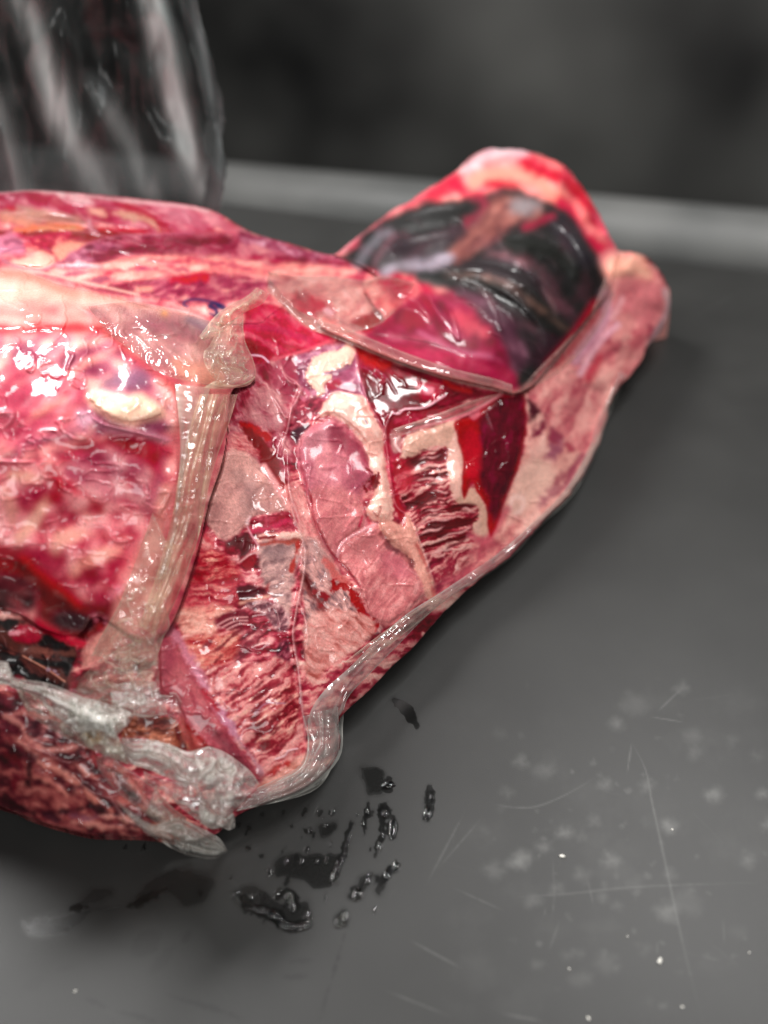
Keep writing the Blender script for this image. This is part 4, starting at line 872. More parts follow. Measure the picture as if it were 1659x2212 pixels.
def rim_edges(f):
    e = np.vstack([f[:, [0, 1]], f[:, [1, 2]], f[:, [2, 3]], f[:, [3, 0]]])
    k = e[:, 0] * 10 ** 8 + e[:, 1]; r = e[:, 1] * 10 ** 8 + e[:, 0]
    return e[~np.isin(k, r)]

def patch_obj(name, g, mat, parent, depth=.004, body=False):
    """turn a grid patch into a mesh whose rim is carried down (depth) or, for the body, round and under to the counter"""
    P3 = at(g['x'], g['y'], g['h'])
    e = rim_edges(g['f'])
    rv = np.unique(e)
    pos = {v: k for k, v in enumerate(rv)}
    V = [P3]; C = [g['c']]; F = [g['f']]
    # outward direction on the counter plane from rim edges
    d = P3[e[:, 1]] - P3[e[:, 0]]
    nrm = np.stack([-d[:, 1], d[:, 0]], 1)
    nrm = -nrm
    acc = np.zeros((len(P3), 2)); np.add.at(acc, e[:, 0], nrm); np.add.at(acc, e[:, 1], nrm)
    N = acc[rv]; N /= np.maximum(np.linalg.norm(N, axis=1, keepdims=True), 1e-9)
    # smooth normals along the rim by spatial averaging
    R0 = P3[rv]
    if body:
        for _ in range(25):
            A = np.zeros((len(P3), 2)); w = np.zeros(len(P3))
            full = np.zeros((len(P3), 2)); full[rv] = N
            np.add.at(A, e[:, 0], full[e[:, 1]]); np.add.at(A, e[:, 1], full[e[:, 0]]); np.add.at(A, rv, N)
            N = A[rv]; N /= np.maximum(np.linalg.norm(N, axis=1, keepdims=True), 1e-9)
    cm = {}
    prev = rv; base = len(P3)
    look = np.full(len(P3), -1); look[rv] = np.arange(len(rv))
    steps = (np.array([.12, .3, .5, .7, .88, 1.0]) if body else np.array([1.0]))
    ei = look[e]
    prevbase = None
    for k, s in enumerate(steps):
        if body:
            z = R0[:, 2] * (1 - s)
            away = np.clip(R0[:, 2] / .10, 0, 1) * np.clip(N[:, 1] * 1.4 + .3, -1, 1)
            r = np.where(away > 0, .30 * R0[:, 2] * np.sin(s * math.pi / 2) * away, 0) - np.where(N[:, 1] < .35, .9 * np.minimum(R0[:, 2], .03) * s, 0)
            Q = np.stack([R0[:, 0] + N[:, 0] * r, R0[:, 1] + N[:, 1] * r, z], 1)
        else:
            Q = R0.copy(); Q[:, 2] = np.maximum(Q[:, 2] - depth, .001); Q[:, 1] += depth * .2
        V.append(Q); C.append(g['c'][rv])
        nb = base + k * len(rv)
        a = e[:, 0] if k == 0 else nb - len(rv) + ei[:, 0]
        b = e[:, 1] if k == 0 else nb - len(rv) + ei[:, 1]
        F.append(np.stack([b, a, nb + ei[:, 0], nb + ei[:, 1]], 1))
    return mesh_obj(name, np.vstack(V), np.vstack(F), mat, parent, np.vstack(C))

# ------------------------------------------------------------------ materials
def new_mat(name):
    m = bpy.data.materials.new(name); m.use_nodes = True
    nt = m.node_tree; b = nt.nodes["Principled BSDF"]
    return m, nt, b
def meat_mat(name, rough=.5, coat=.58, sss=.10, bump=.10, spec=.25, cr_=.08):
    m, nt, b = new_mat(name)
    N, L = nt.nodes, nt.links
    at_ = N.new("ShaderNodeAttribute"); at_.attribute_name = "tint"
    tc = N.new("ShaderNodeTexCoord")
    n1 = N.new("ShaderNodeTexNoise"); n1.inputs["Scale"].default_value = 900; n1.inputs["Detail"].default_value = 3
    n2 = N.new("ShaderNodeTexNoise"); n2.inputs["Scale"].default_value = 95; n2.inputs["Detail"].default_value = 4; n2.inputs["Distortion"].default_value = .8
    for n in (n1, n2): L.new(tc.outputs["Object"], n.inputs["Vector"])
    mr = N.new("ShaderNodeMapRange"); mr.inputs[1].default_value = .3; mr.inputs[2].default_value = .7; mr.inputs[3].default_value = .84; mr.inputs[4].default_value = 1.14
    L.new(n1.outputs["Fac"], mr.inputs[0])
    mx = N.new("ShaderNodeVectorMath"); mx.operation = 'SCALE'
    L.new(at_.outputs["Color"], mx.inputs[0]); L.new(mr.outputs[0], mx.inputs[3])
    L.new(mx.outputs[0], b.inputs["Base Color"])
    b.inputs["Roughness"].default_value = rough
    b.inputs["Specular IOR Level"].default_value = spec
    b.inputs["Subsurface Weight"].default_value = sss
    b.inputs["Subsurface Radius"].default_value = (1, .35, .25)
    b.inputs["Subsurface Scale"].default_value = .003
    b.inputs["Coat Weight"].default_value = coat
    b.inputs["Coat Roughness"].default_value = cr_
    b.inputs["Coat IOR"].default_value = 1.5
    bp = N.new("ShaderNodeBump"); bp.inputs["Strength"].default_value = bump; bp.inputs["Distance"].default_value = .0012
    L.new(n2.outputs["Fac"], bp.inputs["Height"])
    L.new(bp.outputs[0], b.inputs["Coat Normal"])
    bp2 = N.new("ShaderNodeBump"); bp2.inputs["Strength"].default_value = .3; bp2.inputs["Distance"].default_value = .0004
    L.new(n1.outputs["Fac"], bp2.inputs["Height"]); L.new(bp2.outputs[0], b.inputs["Normal"])
    return m
M_meat = meat_mat("meat under film")
M_bone = meat_mat("bone under film", rough=.5, bump=.1, coat=.5, cr_=.14)
M_blood = meat_mat("blood under film", rough=.25, sss=0, bump=.08, coat=1, cr_=.05)
M_dark = meat_mat("dark lobe under film", rough=.45, sss=0, bump=.15)

# ------------------------------------------------------------------ the packs
def canvas_sdf(t, pts, warp=0, wl=12, sm=True, seed=5):
    p = P(t, pts); p = smooth_pts(p) if sm else p
    out = np.full((H, W), -60, np.float32); sl = box(p, 40)
    d = sdf_poly(p, XX[sl], YY[sl])
    if warp: d = d + warp * 3.2 * (fbm(XX[sl] / wl, YY[sl] / wl, seed, 3) - .5)
    out[sl] = d
    return np.maximum(out, -60)
SDU = np.minimum(canvas_sdf(7, UP), SDA + 6)
SDL = canvas_sdf(1, LP)
SDD = np.minimum(canvas_sdf(2, DK), SDA + 6)
SDE = np.minimum(canvas_sdf(6, LL), SDA + 6)
def lift(sd, amt, r): return amt * np.sqrt(np.clip(1 - (1 - np.clip(sd, 0, r) / r) ** 2, 0, 1))
HU = HA + np.where(SDU > 0, (lift(SDU, .0018, 14) + .0008) * (1 - sstep(430, 520, XX) * sstep(560, 640, YY)), -.004)
HL = HA + np.where(SDL > 0, lift(SDL, .0015, 20) + .0030, -.004)
HAD = HA - FOLD / 1000.0
HAD = HA + (blur(HAD, 24) + .8 * FOLD / 1000.0 - HA) * sstep(0, 16, SDD)
HD = HAD + np.where(SDD > 0, lift(SDD, .0016, 10) + .0032, -.004)
HE = HA + np.where(SDE > 0, lift(SDE, .004, 20) + .001, -.004)
HS = HA.copy()
for sd, hh in ((SDU, HU), (SDE, HE), (SDL, HL), (SDD, HD)): HS = np.where(sd > 0, np.maximum(HS, hh), HS)
HS = np.where(SDA > 0, HS, 0)
cover = np.maximum(np.maximum(SDU, SDL), np.maximum(SDD, SDE))
HBODY = HA - .0035 * sstep(4, 14, cover) * (SDA > 10)

def surf(x, y):
    """height of the packs' surface seen at (x, y)"""
    return bil(HS, GX, GY, np.asarray(x, float), np.asarray(y, float)) * (np.asarray(y) < Y1)
def base_at(x, y):
    p = at(np.array([x]), np.array([y]), np.array([0.0]))[0]
    return (float(p[0]), float(p[1]), 0.0)

slab = tag(empty("meat_pack", base_at(760, 1500)), "large vacuum-packed rib slab with long pale bones, in the middle of the heap", "meat pack", "vacuum-packed cuts heaped on the counter")
upper = tag(empty("meat_pack", base_at(500, 1300)), "pink marbled pack along the top left, with a blue ink mark on its film", "meat pack", "vacuum-packed cuts heaped on the counter")
left = tag(empty("meat_pack", base_at(150, 1700)), "bulging marbled pack at the left edge with a cream crescent of fat", "meat pack", "vacuum-packed cuts heaped on the counter")
dark = tag(empty("meat_pack", base_at(1100, 1000)), "pack of dark green-black lobes with a magenta front, at the back right", "meat pack", "vacuum-packed cuts heaped on the counter")
lower = tag(empty("meat_pack", base_at(150, 1800)), "brownish red marbled cut at the bottom left, under the crumpled film", "meat pack", "vacuum-packed cuts heaped on the counter")

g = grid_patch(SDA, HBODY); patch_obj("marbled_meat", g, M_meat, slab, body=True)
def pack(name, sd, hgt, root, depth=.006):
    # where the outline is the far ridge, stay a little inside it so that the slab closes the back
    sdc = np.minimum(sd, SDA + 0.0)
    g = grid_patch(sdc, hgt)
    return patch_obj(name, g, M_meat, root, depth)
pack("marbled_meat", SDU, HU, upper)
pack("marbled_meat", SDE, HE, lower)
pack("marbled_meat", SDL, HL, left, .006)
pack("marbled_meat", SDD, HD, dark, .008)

def part(name, root, hgt, t, pts, mat=None, thick=.9, warp=2, label=None, edge=9, kill=None):
    sd = canvas_sdf(t, pts, warp, 10)
    sd = np.minimum(sd, SDA - 3)
    if kill is not None: sd = np.minimum(sd, -kill - 2)
    if (sd > 0).sum() < 12: return
    hh = hgt + (-.0006 + thick / 1000 * sstep(0, edge, sd)) 
    g = grid_patch(sd, hh)
    o = patch_obj(name, g, mat or M_meat, root, .003)
    if label: o["label"] = label
    return o
KU = np.maximum(SDL, np.maximum(SDE, SDU)); KD = np.maximum(KU, SDD)
part("rib_bone", slab, HA, 6, BONE1, M_bone, 1.2, kill=SDL, label="mauve rib bone at the lower left")
part("rib_bone", slab, HA, 4, BULB, M_bone, 1.4, kill=SDL, label="rounded rib end in the middle")
part("rib_bone", slab, HA, 4, LOW, M_bone, 1.2, label="pinkish sawn rib bone below the rounded end")
part("fat_layer", slab, HA, 4, FATR, M_meat, .9, kill=KD, label="cream fat ridge right of the bones")
part("fat_layer", slab, HA, 4, FATR2, M_meat, .8, label="tapering fat ridge running down to the edge")
part("fat_layer", slab, HA, 4, [(760,205),(800,140),(870,120),(940,100),(990,62),(1035,86),(1035,140),(1000,190),(935,215),(905,255),(870,300),(850,355),(820,370),(800,320),(740,262)], M_meat, .8, warp=3, kill=KD, label="curled cream fat above the bones")
part("fat_layer", slab, HA, 4, [(230,730),(300,690),(390,715),(480,780),(560,870),(650,980),(640,1040),(540,1070),(460,1090),(400,1140),(300,1210),(230,1220),(150,1140),(120,1060),(170,900)], M_meat, .8, kill=SDL, label="pale greyish fat patch left of the bones")
part("muscle", slab, HA, 5, M1, M_meat, .25, kill=KD, label="striped muscle framed by fat")
part("muscle", slab, HA, 5, M2, M_meat, .25, kill=KD, label="striped muscle under the fat rim")
part("blood_pool", slab, HA, 5, POOL, M_blood, .9, kill=KD, label="dark maroon pool under the film")
part("blood_pool", slab, HA, 5, TRI, M_blood, .8, kill=KD, label="crimson triangle of blood beneath the upper flap")
part("fat_layer", left, HL, 1, [(375,1060),(400,1020),(440,1030),(500,1050),(570,1040),(640,1050),(690,1080),(710,1110),(690,1145),(600,1165),(540,1165),(470,1145),(410,1100)], M_meat, 1.3, warp=3, label="cream crescent of fat")
part("fat_layer", upper, HU, 7, [(60,720),(120,690),(250,680),(330,630),(420,640),(475,700),(440,750),(340,780),(200,770),(90,750)], M_meat, 1.3, kill=SDL, label="cream fat lump at the left edge")
LOB = [[(380,400),(480,335),(620,320),(730,310),(700,400),(600,440),(480,460),(390,450)], [(330,500),(430,480),(580,450),(680,430),(600,520),(450,560),(330,590)],
       [(840,470),(960,450),(1080,480),(1170,580),(1200,660),(1150,660),(1060,580),(940,560),(860,530)], [(1040,400),(1110,370),(1170,430),(1230,530),(1260,620),(1200,620),(1120,520)],
       [(640,560),(800,560),(960,620),(1040,700),(1080,800),(980,740),(800,660),(650,640)], [(470,620),(640,610),(800,640),(960,700),(1080,800),(1100,900),(1000,860),(860,740),(680,680),(520,680)],
       [(1210,600),(1280,610),(1290,690),(1240,760),(1200,720)]]
for q in LOB: part("dark_lobe", dark, HD, 2, q, M_dark, .9, warp=1, edge=26, kill=SDU)
part("fat_band", dark, HD, 2, BAND, M_meat, .8, warp=1, edge=20, label="pinkish tan band between the dark lobes")
# ------------------------------------------------------------------ loose clear film
def film_mat(name, lo, hi, col, rough=.11, scale=60, gloss=1.5, tint=(.985, .98, .975), bump=.12, emb=0, f0=.12, f1=.7):
    m = bpy.data.materials.new(name); m.use_nodes = True
    nt = m.node_tree; N, L = nt.nodes, nt.links
    for n in list(N): N.remove(n)
    out = N.new("ShaderNodeOutputMaterial")
    tc = N.new("ShaderNodeTexCoord")
    nz = N.new("ShaderNodeTexNoise"); nz.inputs["Scale"].default_value = scale; nz.inputs["Detail"].default_value = 5; nz.inputs["Distortion"].default_value = 1.2
    L.new(tc.outputs["Object"], nz.inputs["Vector"])
    mr = N.new("ShaderNodeMapRange"); mr.inputs[1].default_value = .36; mr.inputs[2].default_value = .68; mr.inputs[3].default_value = lo; mr.inputs[4].default_value = hi
    L.new(nz.outputs["Fac"], mr.inputs[0])
    ak = N.new("ShaderNodeAttribute"); ak.attribute_name = "cloud"
    ad = N.new("ShaderNodeMath"); ad.operation = 'ADD'; ad.use_clamp = True
    L.new(mr.outputs[0], ad.inputs[0]); L.new(ak.outputs["Fac"], ad.inputs[1])
    at_ = N.new("ShaderNodeAttribute"); at_.attribute_name = "tint"
    mc = N.new("ShaderNodeMix"); mc.data_type = 'RGBA'; mc.blend_type = 'MULTIPLY'; mc.inputs[0].default_value = 1
    mc.inputs[6].default_value = (*lin(col), 1); L.new(at_.outputs["Color"], mc.inputs[7])
    df = N.new("ShaderNodeBsdfDiffuse"); tl = N.new("ShaderNodeBsdfTranslucent")
    L.new(mc.outputs[2], df.inputs[0]); L.new(mc.outputs[2], tl.inputs[0])
    m1 = N.new("ShaderNodeMixShader"); m1.inputs[0].default_value = .3
    L.new(df.outputs[0], m1.inputs[1]); L.new(tl.outputs[0], m1.inputs[2])
    tr = N.new("ShaderNodeBsdfTransparent"); tr.inputs[0].default_value = (*tint, 1)
    m2 = N.new("ShaderNodeMixShader"); L.new(ad.outputs[0], m2.inputs[0]); L.new(tr.outputs[0], m2.inputs[1]); L.new(m1.outputs[0], m2.inputs[2])
    gl = N.new("ShaderNodeBsdfGlossy"); gl.inputs["Roughness"].default_value = rough
    lw = N.new("ShaderNodeLayerWeight"); lw.inputs[0].default_value = .5
    pw = N.new("ShaderNodeMath"); pw.operation = 'POWER'; pw.inputs[1].default_value = 4.0; L.new(lw.outputs["Facing"], pw.inputs[0])
    fr = N.new("ShaderNodeMapRange"); fr.inputs[3].default_value = f0; fr.inputs[4].default_value = f1; L.new(pw.outputs[0], fr.inputs[0])
    bp = N.new("ShaderNodeBump"); bp.inputs["Strength"].default_value = bump; bp.inputs["Distance"].default_value = .001
    if emb:
        vo = N.new("ShaderNodeTexVoronoi"); vo.inputs["Scale"].default_value = emb; vo.inputs["Randomness"].default_value = .25
        L.new(tc.outputs["Object"], vo.inputs["Vector"]); L.new(vo.outputs["Distance"], bp.inputs["Height"])
    else:
        L.new(nz.outputs["Fac"], bp.inputs["Height"])
    L.new(bp.outputs[0], gl.inputs["Normal"]); L.new(bp.outputs[0], lw.inputs["Normal"])
    if emb: L.new(bp.outputs[0], df.inputs["Normal"])
    m3 = N.new("ShaderNodeMixShader"); L.new(fr.outputs[0], m3.inputs[0]); L.new(m2.outputs[0], m3.inputs[1]); L.new(gl.outputs[0], m3.inputs[2])
    L.new(m3.outputs[0], out.inputs[0])
    return m
F_clear = film_mat("clear film", .0, .10, (244, 232, 218))
F_seam = film_mat("thick clear seam", .0, .13, (236, 234, 226), rough=.10)
F_milk = film_mat("crumpled cloudy film", .02, .22, (240, 238, 230), rough=.2, scale=50, f0=.24)
F_warm = film_mat("flesh tinted film", .10, .30, (252, 232, 208), rough=.11)
F_border = film_mat("pink film border", .05, .2, (250, 206, 196), rough=.10)

def resample(p, n):
    d = np.concatenate([[0], np.cumsum(np.linalg.norm(np.diff(p, axis=0), axis=1))])
    t = np.linspace(0, d[-1], n)
    return np.stack([np.interp(t, d, p[:, 0]), np.interp(t, d, p[:, 1])], 1)
def sheet(name, t, A, B, mat, root, lift=.003, arch=.0, crump=.0, freq=3, ruff=0, tint=(1, 1, 1), cloud=None, seed=1, edge_cloud=.35, stain=None, label=None, flat_edges=True, wave=0, cross=0):
    """film between two edge lines; crump facets it, arch lifts its middle, ruff runs pleats along it"""
    a = smooth_pts(P(t, A), 5, False); b = smooth_pts(P(t, B), 5, False)
    la = np.linalg.norm(np.diff(a, axis=0), axis=1).sum(); wd = np.linalg.norm(a[len(a) // 2] - b[len(b) // 2])
    n = int(max(8, min(420, la / 2.2))); m = int(max(6, min(120, wd / 2.2)))
    a = resample(a, n); b = resample(b, n)
    v = np.linspace(0, 1, m)[None, :, None]
    Q = a[:, None] * (1 - v) + b[:, None] * v
    u = np.linspace(0, 1, n)[:, None]; vv = np.linspace(0, 1, m)[None, :]
    x, y = Q[..., 0].copy(), Q[..., 1].copy()
    h = surf(x, y)
    bh = blur(h, 6)
    z = bh + lift + arch * np.sin(math.pi * vv) 
    er = np.minimum(1, np.minimum(vv, 1 - vv) * 5) if flat_edges else 1
    if crump:
        k = freq * .8
        w1 = fbm(x / 30, y / 30, seed * 13 + 1, 2) * 2
        n1 = fbm(x / (60 / k) + w1, y / (60 / k), seed * 17 + 3, 2)
        n2 = fbm(x / (26 / k), y / (26 / k) + w1, seed * 19 + 5, 2)
        r1 = 1 - np.abs(2 * n1 - 1) * 2.2; r2 = 1 - np.abs(2 * n2 - 1) * 2.2
        z = z + crump * (r1 * .8 + r2 * .2) * (.35 + .65 * er)
    if ruff:
        ph = vv * ruff * 2 * math.pi + 7 * fbm(u * 2.2 + 0 * vv, vv * 1.5 + 0 * u, seed + 7, 2)
        z = z + (np.abs(np.sin(ph)) - .5) * arch * .5 + wave * np.abs(np.sin(ph))
    if cross:
        ph = u * cross * 2 * math.pi + 6 * fbm(u * 6 + 0 * vv, vv * 2 + 0 * u, seed + 9, 2)
        z = z + wave * (np.abs(np.sin(ph)) - .4)
    z = np.maximum(z, bh + .0004)
    p = at(x, y, z).reshape(-1, 3)
    i, j = np.meshgrid(np.arange(n - 1), np.arange(m - 1), indexing='ij')
    f = np.stack([i * m + j, (i + 1) * m + j, (i + 1) * m + j + 1, i * m + j + 1], -1).reshape(-1, 4)
    # cloud: rims and sharp folds scatter more light
    gz = np.abs(np.gradient(np.gradient(z, axis=0), axis=0)) + np.abs(np.gradient(np.gradient(z, axis=1), axis=1))
    cl = np.clip(blur(gz, 1) / .0011, 0, 1) ** 1.2 * (.65 if mat is F_milk else .4)
    e = np.exp(-np.minimum(vv, 1 - vv) * wd / 2.2) * edge_cloud + 0 * u
    cl = cl + e
    if cloud: cl = cl + cloud
    tn = np.ones((n, m, 3)) * np.array(tint)
    if stain is not None:
        for (sx, sy, sr, sc) in stain:
            c0 = P(t, [(sx, sy)])[0]
            w = np.exp(-((x - c0[0]) ** 2 + (y - c0[1]) ** 2) / sr ** 2) * np.clip(fbm(x / 5, y / 5, 31, 2) * 1.6, 0, 1)
            tn = tn * (1 - w[..., None]) + np.array(sc) * w[..., None]
            cl = cl + w * .5
    o = mesh_obj(name, p, f, mat, root, tn.reshape(-1, 3), extra={"cloud": cl.ravel()})
    if label: o["label"] = label
    return o

# seam of doubled film round the lower right edge of the slab
IN = [(556,1702),(640,1660),(664,1612),(668,1545),(700,1492),(760,1437),(819,1377),(880,1325),(940,1287),(1030,1228),(1096,1178),(1150,1130),(1220,1060),(1268,980),(1296,900),(1340,800)]
OUT = [(512,1752),(652,1712),(732,1640),(741,1562),(750,1510),(800,1454),(866,1387),(915,1337),(970,1292),(1060,1236),(1112,1197),(1168,1136),(1238,1069),(1286,980),(1314,900),(1352,812)]
sheet("film_seam", 0, IN, OUT, F_seam, slab, lift=.001, arch=.002, crump=.0008, freq=1.5, ruff=1.5, wave=.0007, seed=3, edge_cloud=.4)
sheet("film_seam", 6, [(1310,440),(1330,560),(1300,660),(1180,730),(1050,790)], [(1460,400),(1466,560),(1440,650),(1340,770),(1020,850)], F_seam, slab, lift=.003, arch=.003, crump=.002, freq=1.6, ruff=1.6, wave=.0014, seed=4, edge_cloud=.4)
sheet("film_seam", 5, [(60,1640),(240,1500),(420,1380),(520,1310)], [(120,1659),(300,1540),(480,1400),(560,1330)], F_seam, slab, lift=.003, arch=.002, crump=.001, seed=8, tint=(1,.93,.8), edge_cloud=.4)
# border flap in front of the dark pack
sheet("film_border", 2, [(-172,640),(-60,772),(60,832),(200,880),(400,962),(600,1032),(800,1082),(885,1110)], [(-172,700),(-118,752),(0,856),(210,942),(400,1020),(600,1085),(800,1133),(888,1152)], F_border, dark, lift=.0012, arch=.001, crump=.0004, seed=11, edge_cloud=.4)
sheet("film_border", 2, [(1290,640),(1230,790),(1120,920),(1000,1040),(930,1120)], [(1330,720),(1260,860),(1160,990),(1040,1085),(888,1150)], F_border, dark, lift=.0012, arch=.001, crump=.0004, seed=12)
sheet("film_border", 5, [(300,480),(420,440),(560,390),(720,330),(850,298)], [(345,510),(470,470),(580,430),(720,372),(845,306)], F_border, slab, lift=.0012, arch=.001, seed=13, edge_cloud=.45)
# bubble of film right of the gather
sheet("film_flap", 2, [(-170,620),(-40,640),(100,640),(240,660),(330,640),(470,670)], [(-160,700),(0,850),(110,880),(200,880),(320,840),(440,720)], F_clear, dark, lift=.001, arch=.002, crump=.0018, freq=1.3, seed=14, label="pale wrinkled flap left of the magenta front")
# gathered corner of film
sheet("film_corner", 1, [(860,790),(930,700),(1000,650),(1060,620),(1110,578)], [(880,810),(960,770),(1050,690),(1130,650),(1163,604)], F_clear, left, lift=.006, arch=.009, crump=.003, freq=3, tint=(1,.94,.80), cloud=.12, seed=21, edge_cloud=.5)
sheet("film_corner", 1, [(940,760),(905,830),(880,860),(890,920),(950,1000)], [(1050,690),(1056,800),(1094,890),(1102,960),(1050,1000)], F_clear, left, lift=.008, arch=.007, crump=.006, freq=2.2, tint=(1,.96,.86), cloud=.10, seed=22, edge_cloud=.5)
sheet("film_corner", 1, [(930,980),(960,990),(1000,998),(1060,990),(1100,960)], [(880,1010),(940,1016),(1000,1014),(1070,1002),(1104,972)], F_clear, left, lift=.008, arch=.003, tint=(1,.94,.8), cloud=.2, seed=23)
# the flap that leads to it from the left pack
sheet("film_flap", 1, [(380,660),(560,640),(700,660),(840,700),(920,730)], [(450,760),(580,860),(700,950),(850,990),(960,1010)], F_clear, left, lift=.001, arch=.002, crump=.0018, freq=1.2, tint=(1,.93,.88), seed=24, edge_cloud=.2)
# long folded strip running down from the corner
sheet("film_strip", 3, [(1180,60),(1120,250),(1060,500),(1020,760),(960,1000),(900,1200),(820,1420)], [(1400,60),(1350,230),(1250,520),(1180,860),(1120,1050),(1045,1250),(930,1500)], F_warm, left, lift=.002, arch=.006, crump=.0012, freq=.8, ruff=1.1, wave=.0014, tint=(1,.95,.86), seed=31, edge_cloud=.4)
sheet("film_strip", 3, [(1030,0),(1060,300),(1050,560),(1000,900),(930,1150)], [(1240,20),(1170,260),(1090,540),(1040,860),(980,1150)], F_clear, left, lift=.001, arch=.003, crump=.0006, ruff=1, wave=.001, seed=32)
# veil and the fan of film at its foot
sheet("film_flap", 3, [(900,760),(800,1050),(700,1300),(600,1480),(540,1600)], [(1010,1000),(940,1200),(1000,1400),(960,1500),(910,1659)], F_warm, left, lift=.002, arch=.003, crump=.0022, freq=1.0, seed=33, edge_cloud=.3)
sheet("film_flap", 9, [(0,350),(140,200),(270,110),(430,30),(640,-80)], [(0,520),(280,570),(470,612),(640,580),(668,140)], F_clear, left, lift=.005, arch=.006, crump=.006, freq=2.0, tint=(1,.95,.88), cloud=.06, seed=41, label="fan of wrinkled film over the foot of the left pack")
sheet("film_flap", 9, [(270,380),(420,340),(520,330),(640,340)], [(290,560),(470,612),(600,622),(738,600)], F_milk, left, lift=.012, arch=.004, crump=.005, freq=2, seed=42, edge_cloud=.5)
sheet("film_tab", 9, [(660,450),(720,448),(752,455)], [(650,585),(690,600),(730,606)], F_seam, left, lift=.013, arch=.003, crump=.002, seed=43, edge_cloud=.6)
sheet("film_tab", 9, [(750,430),(800,428),(850,500)], [(740,620),(790,660),(826,640)], F_seam, left, lift=.009, arch=.003, crump=.002, seed=44, edge_cloud=.6)
# crumpled knot
sheet("film_knot", 9, [(-60,470),(80,470),(240,510),(400,560),(470,610)], [(-80,700),(0,740),(130,830),(260,830),(380,720)], F_milk, lower, lift=.014, arch=.009, crump=.013, freq=2.6, cloud=.16, seed=51, edge_cloud=.4)
sheet("film_knot", 9, [(40,560),(110,570),(200,600),(300,660)], [(40,670),(110,700),(200,740),(320,800)], F_milk, lower, lift=.026, arch=.008, crump=.008, freq=3.0, cloud=.35, seed=52, edge_cloud=.5, ruff=2, wave=.004)
sheet("film_knot", 9, [(60,730),(200,740),(330,770)], [(0,800),(130,890),(420,1010)], F_milk, lower, lift=.015, arch=.007, crump=.007, freq=2.2, cloud=.05, seed=53, tint=(1,.97,.88), stain=[(150,785,16,(.62,.30,.06)),(110,760,9,(.55,.26,.05)),(10,720,7,(.8,.5,.25))], label="stained fold of film with a rusty brown spot")
# strip from the left edge
sheet("film_strip", 6, [(-300,190),(0,200),(40,225),(70,275),(200,296),(330,345),(450,400)], [(-300,290),(0,300),(60,320),(150,352),(230,430),(330,500),(400,520)], F_milk, lower, lift=.012, arch=.009, crump=.005, freq=1.8, ruff=1, wave=.003, seed=54, cloud=.08, edge_cloud=.5)
sheet("film_strip", 6, [(60,300),(180,370),(280,440),(400,500)], [(120,430),(230,500),(340,560),(570,650)], F_milk, lower, lift=.008, arch=.005, crump=.004, freq=2, seed=55, edge_cloud=.5, tint=(1,.95,.86))
# big crumpled flap
sheet("film_flap", 9, [(370,790),(480,802),(620,810),(760,850),(900,902),(1070,860)], [(350,850),(440,1000),(560,1040),(700,1100),(860,1160),(980,1190)], F_milk, lower, lift=.014, arch=.010, crump=.006, freq=1.8, seed=61, ruff=1.5, wave=.003, edge_cloud=.5, label="crumpled whitish film flap at the front")
sheet("film_flap", 9, [(1070,860),(1200,910),(1330,1000),(1420,1080),(1480,1170)], [(960,1190),(990,1290),(1100,1380),(1190,1460),(1290,1370)], F_milk, lower, lift=.014, arch=.014, crump=.011, freq=1.9, seed=62, cloud=.05, edge_cloud=.5)
sheet("film_flap", 9, [(540,1060),(680,1130),(860,1160),(980,1190),(1060,1330)], [(560,1170),(700,1230),(860,1370),(1000,1470),(1150,1530)], F_milk, lower, lift=.010, arch=.007, crump=.005, freq=1.8, seed=63, edge_cloud=.5)
sheet("film_flap", 9, [(980,1300),(1100,1380),(1200,1440),(1260,1400),(1285,1460)], [(1000,1480),(1090,1530),(1170,1520),(1230,1540),(1280,1520)], F_milk, lower, lift=.012, arch=.005, crump=.008, freq=3, seed=64, edge_cloud=.6)
# long blade of doubled film
sheet("film_blade", 9, [(150,950),(260,930),(400,1040),(540,1130),(680,1250),(800,1380),(890,1440)], [(150,960),(200,1080),(330,1230),(480,1350),(620,1460),(740,1560),(860,1560)], F_seam, lower, lift=.010, arch=.008, crump=.003, freq=1.6, seed=65, edge_cloud=.5)
sheet("film_blade", 6, [(500,800),(580,860),(660,910),(760,880),(820,900),(900,940),(950,970),(981,1020)], [(520,830),(600,920),(700,985),(760,1020),(830,1045),(900,1056),(940,1050),(981,1024)], F_seam, lower, lift=.012, arch=.010, crump=.005, freq=1.6, seed=66, ruff=1.2, wave=.003, edge_cloud=.55, cloud=.05)
sheet("film_blade", 9, [(640,1170),(700,1290),(800,1380),(880,1440),(900,1530),(1060,1540)], [(560,1400),(700,1490),(740,1560),(820,1600),(880,1640),(1000,1640)], F_milk, lower, lift=.008, arch=.006, crump=.006, freq=2.2, seed=67, tint=(1,.93,.82), edge_cloud=.4)
# ------------------------------------------------------------------ counter
def axis(lo, a, b, hi, st, nout=22):
    inner = np.arange(a, b + st, st)
    l = a - (a - lo) * (np.linspace(0, 1, nout + 1)[1:] ** 2)[::-1]
    r = inner[-1] + (hi - inner[-1]) * np.linspace(0, 1, nout + 1)[1:] ** 2
    return np.concatenate([l, inner, r])
CX = axis(-4200, -20, 1680, 6000, 3.0); CYY = axis(330, 440, 2230, 3600, 3.0, 14)
CXX, CYG = np.meshgrid(CX, CYY)
_sv = (CANVAS, REL, MILK, XX, YY, X0, Y0, W, H, S)
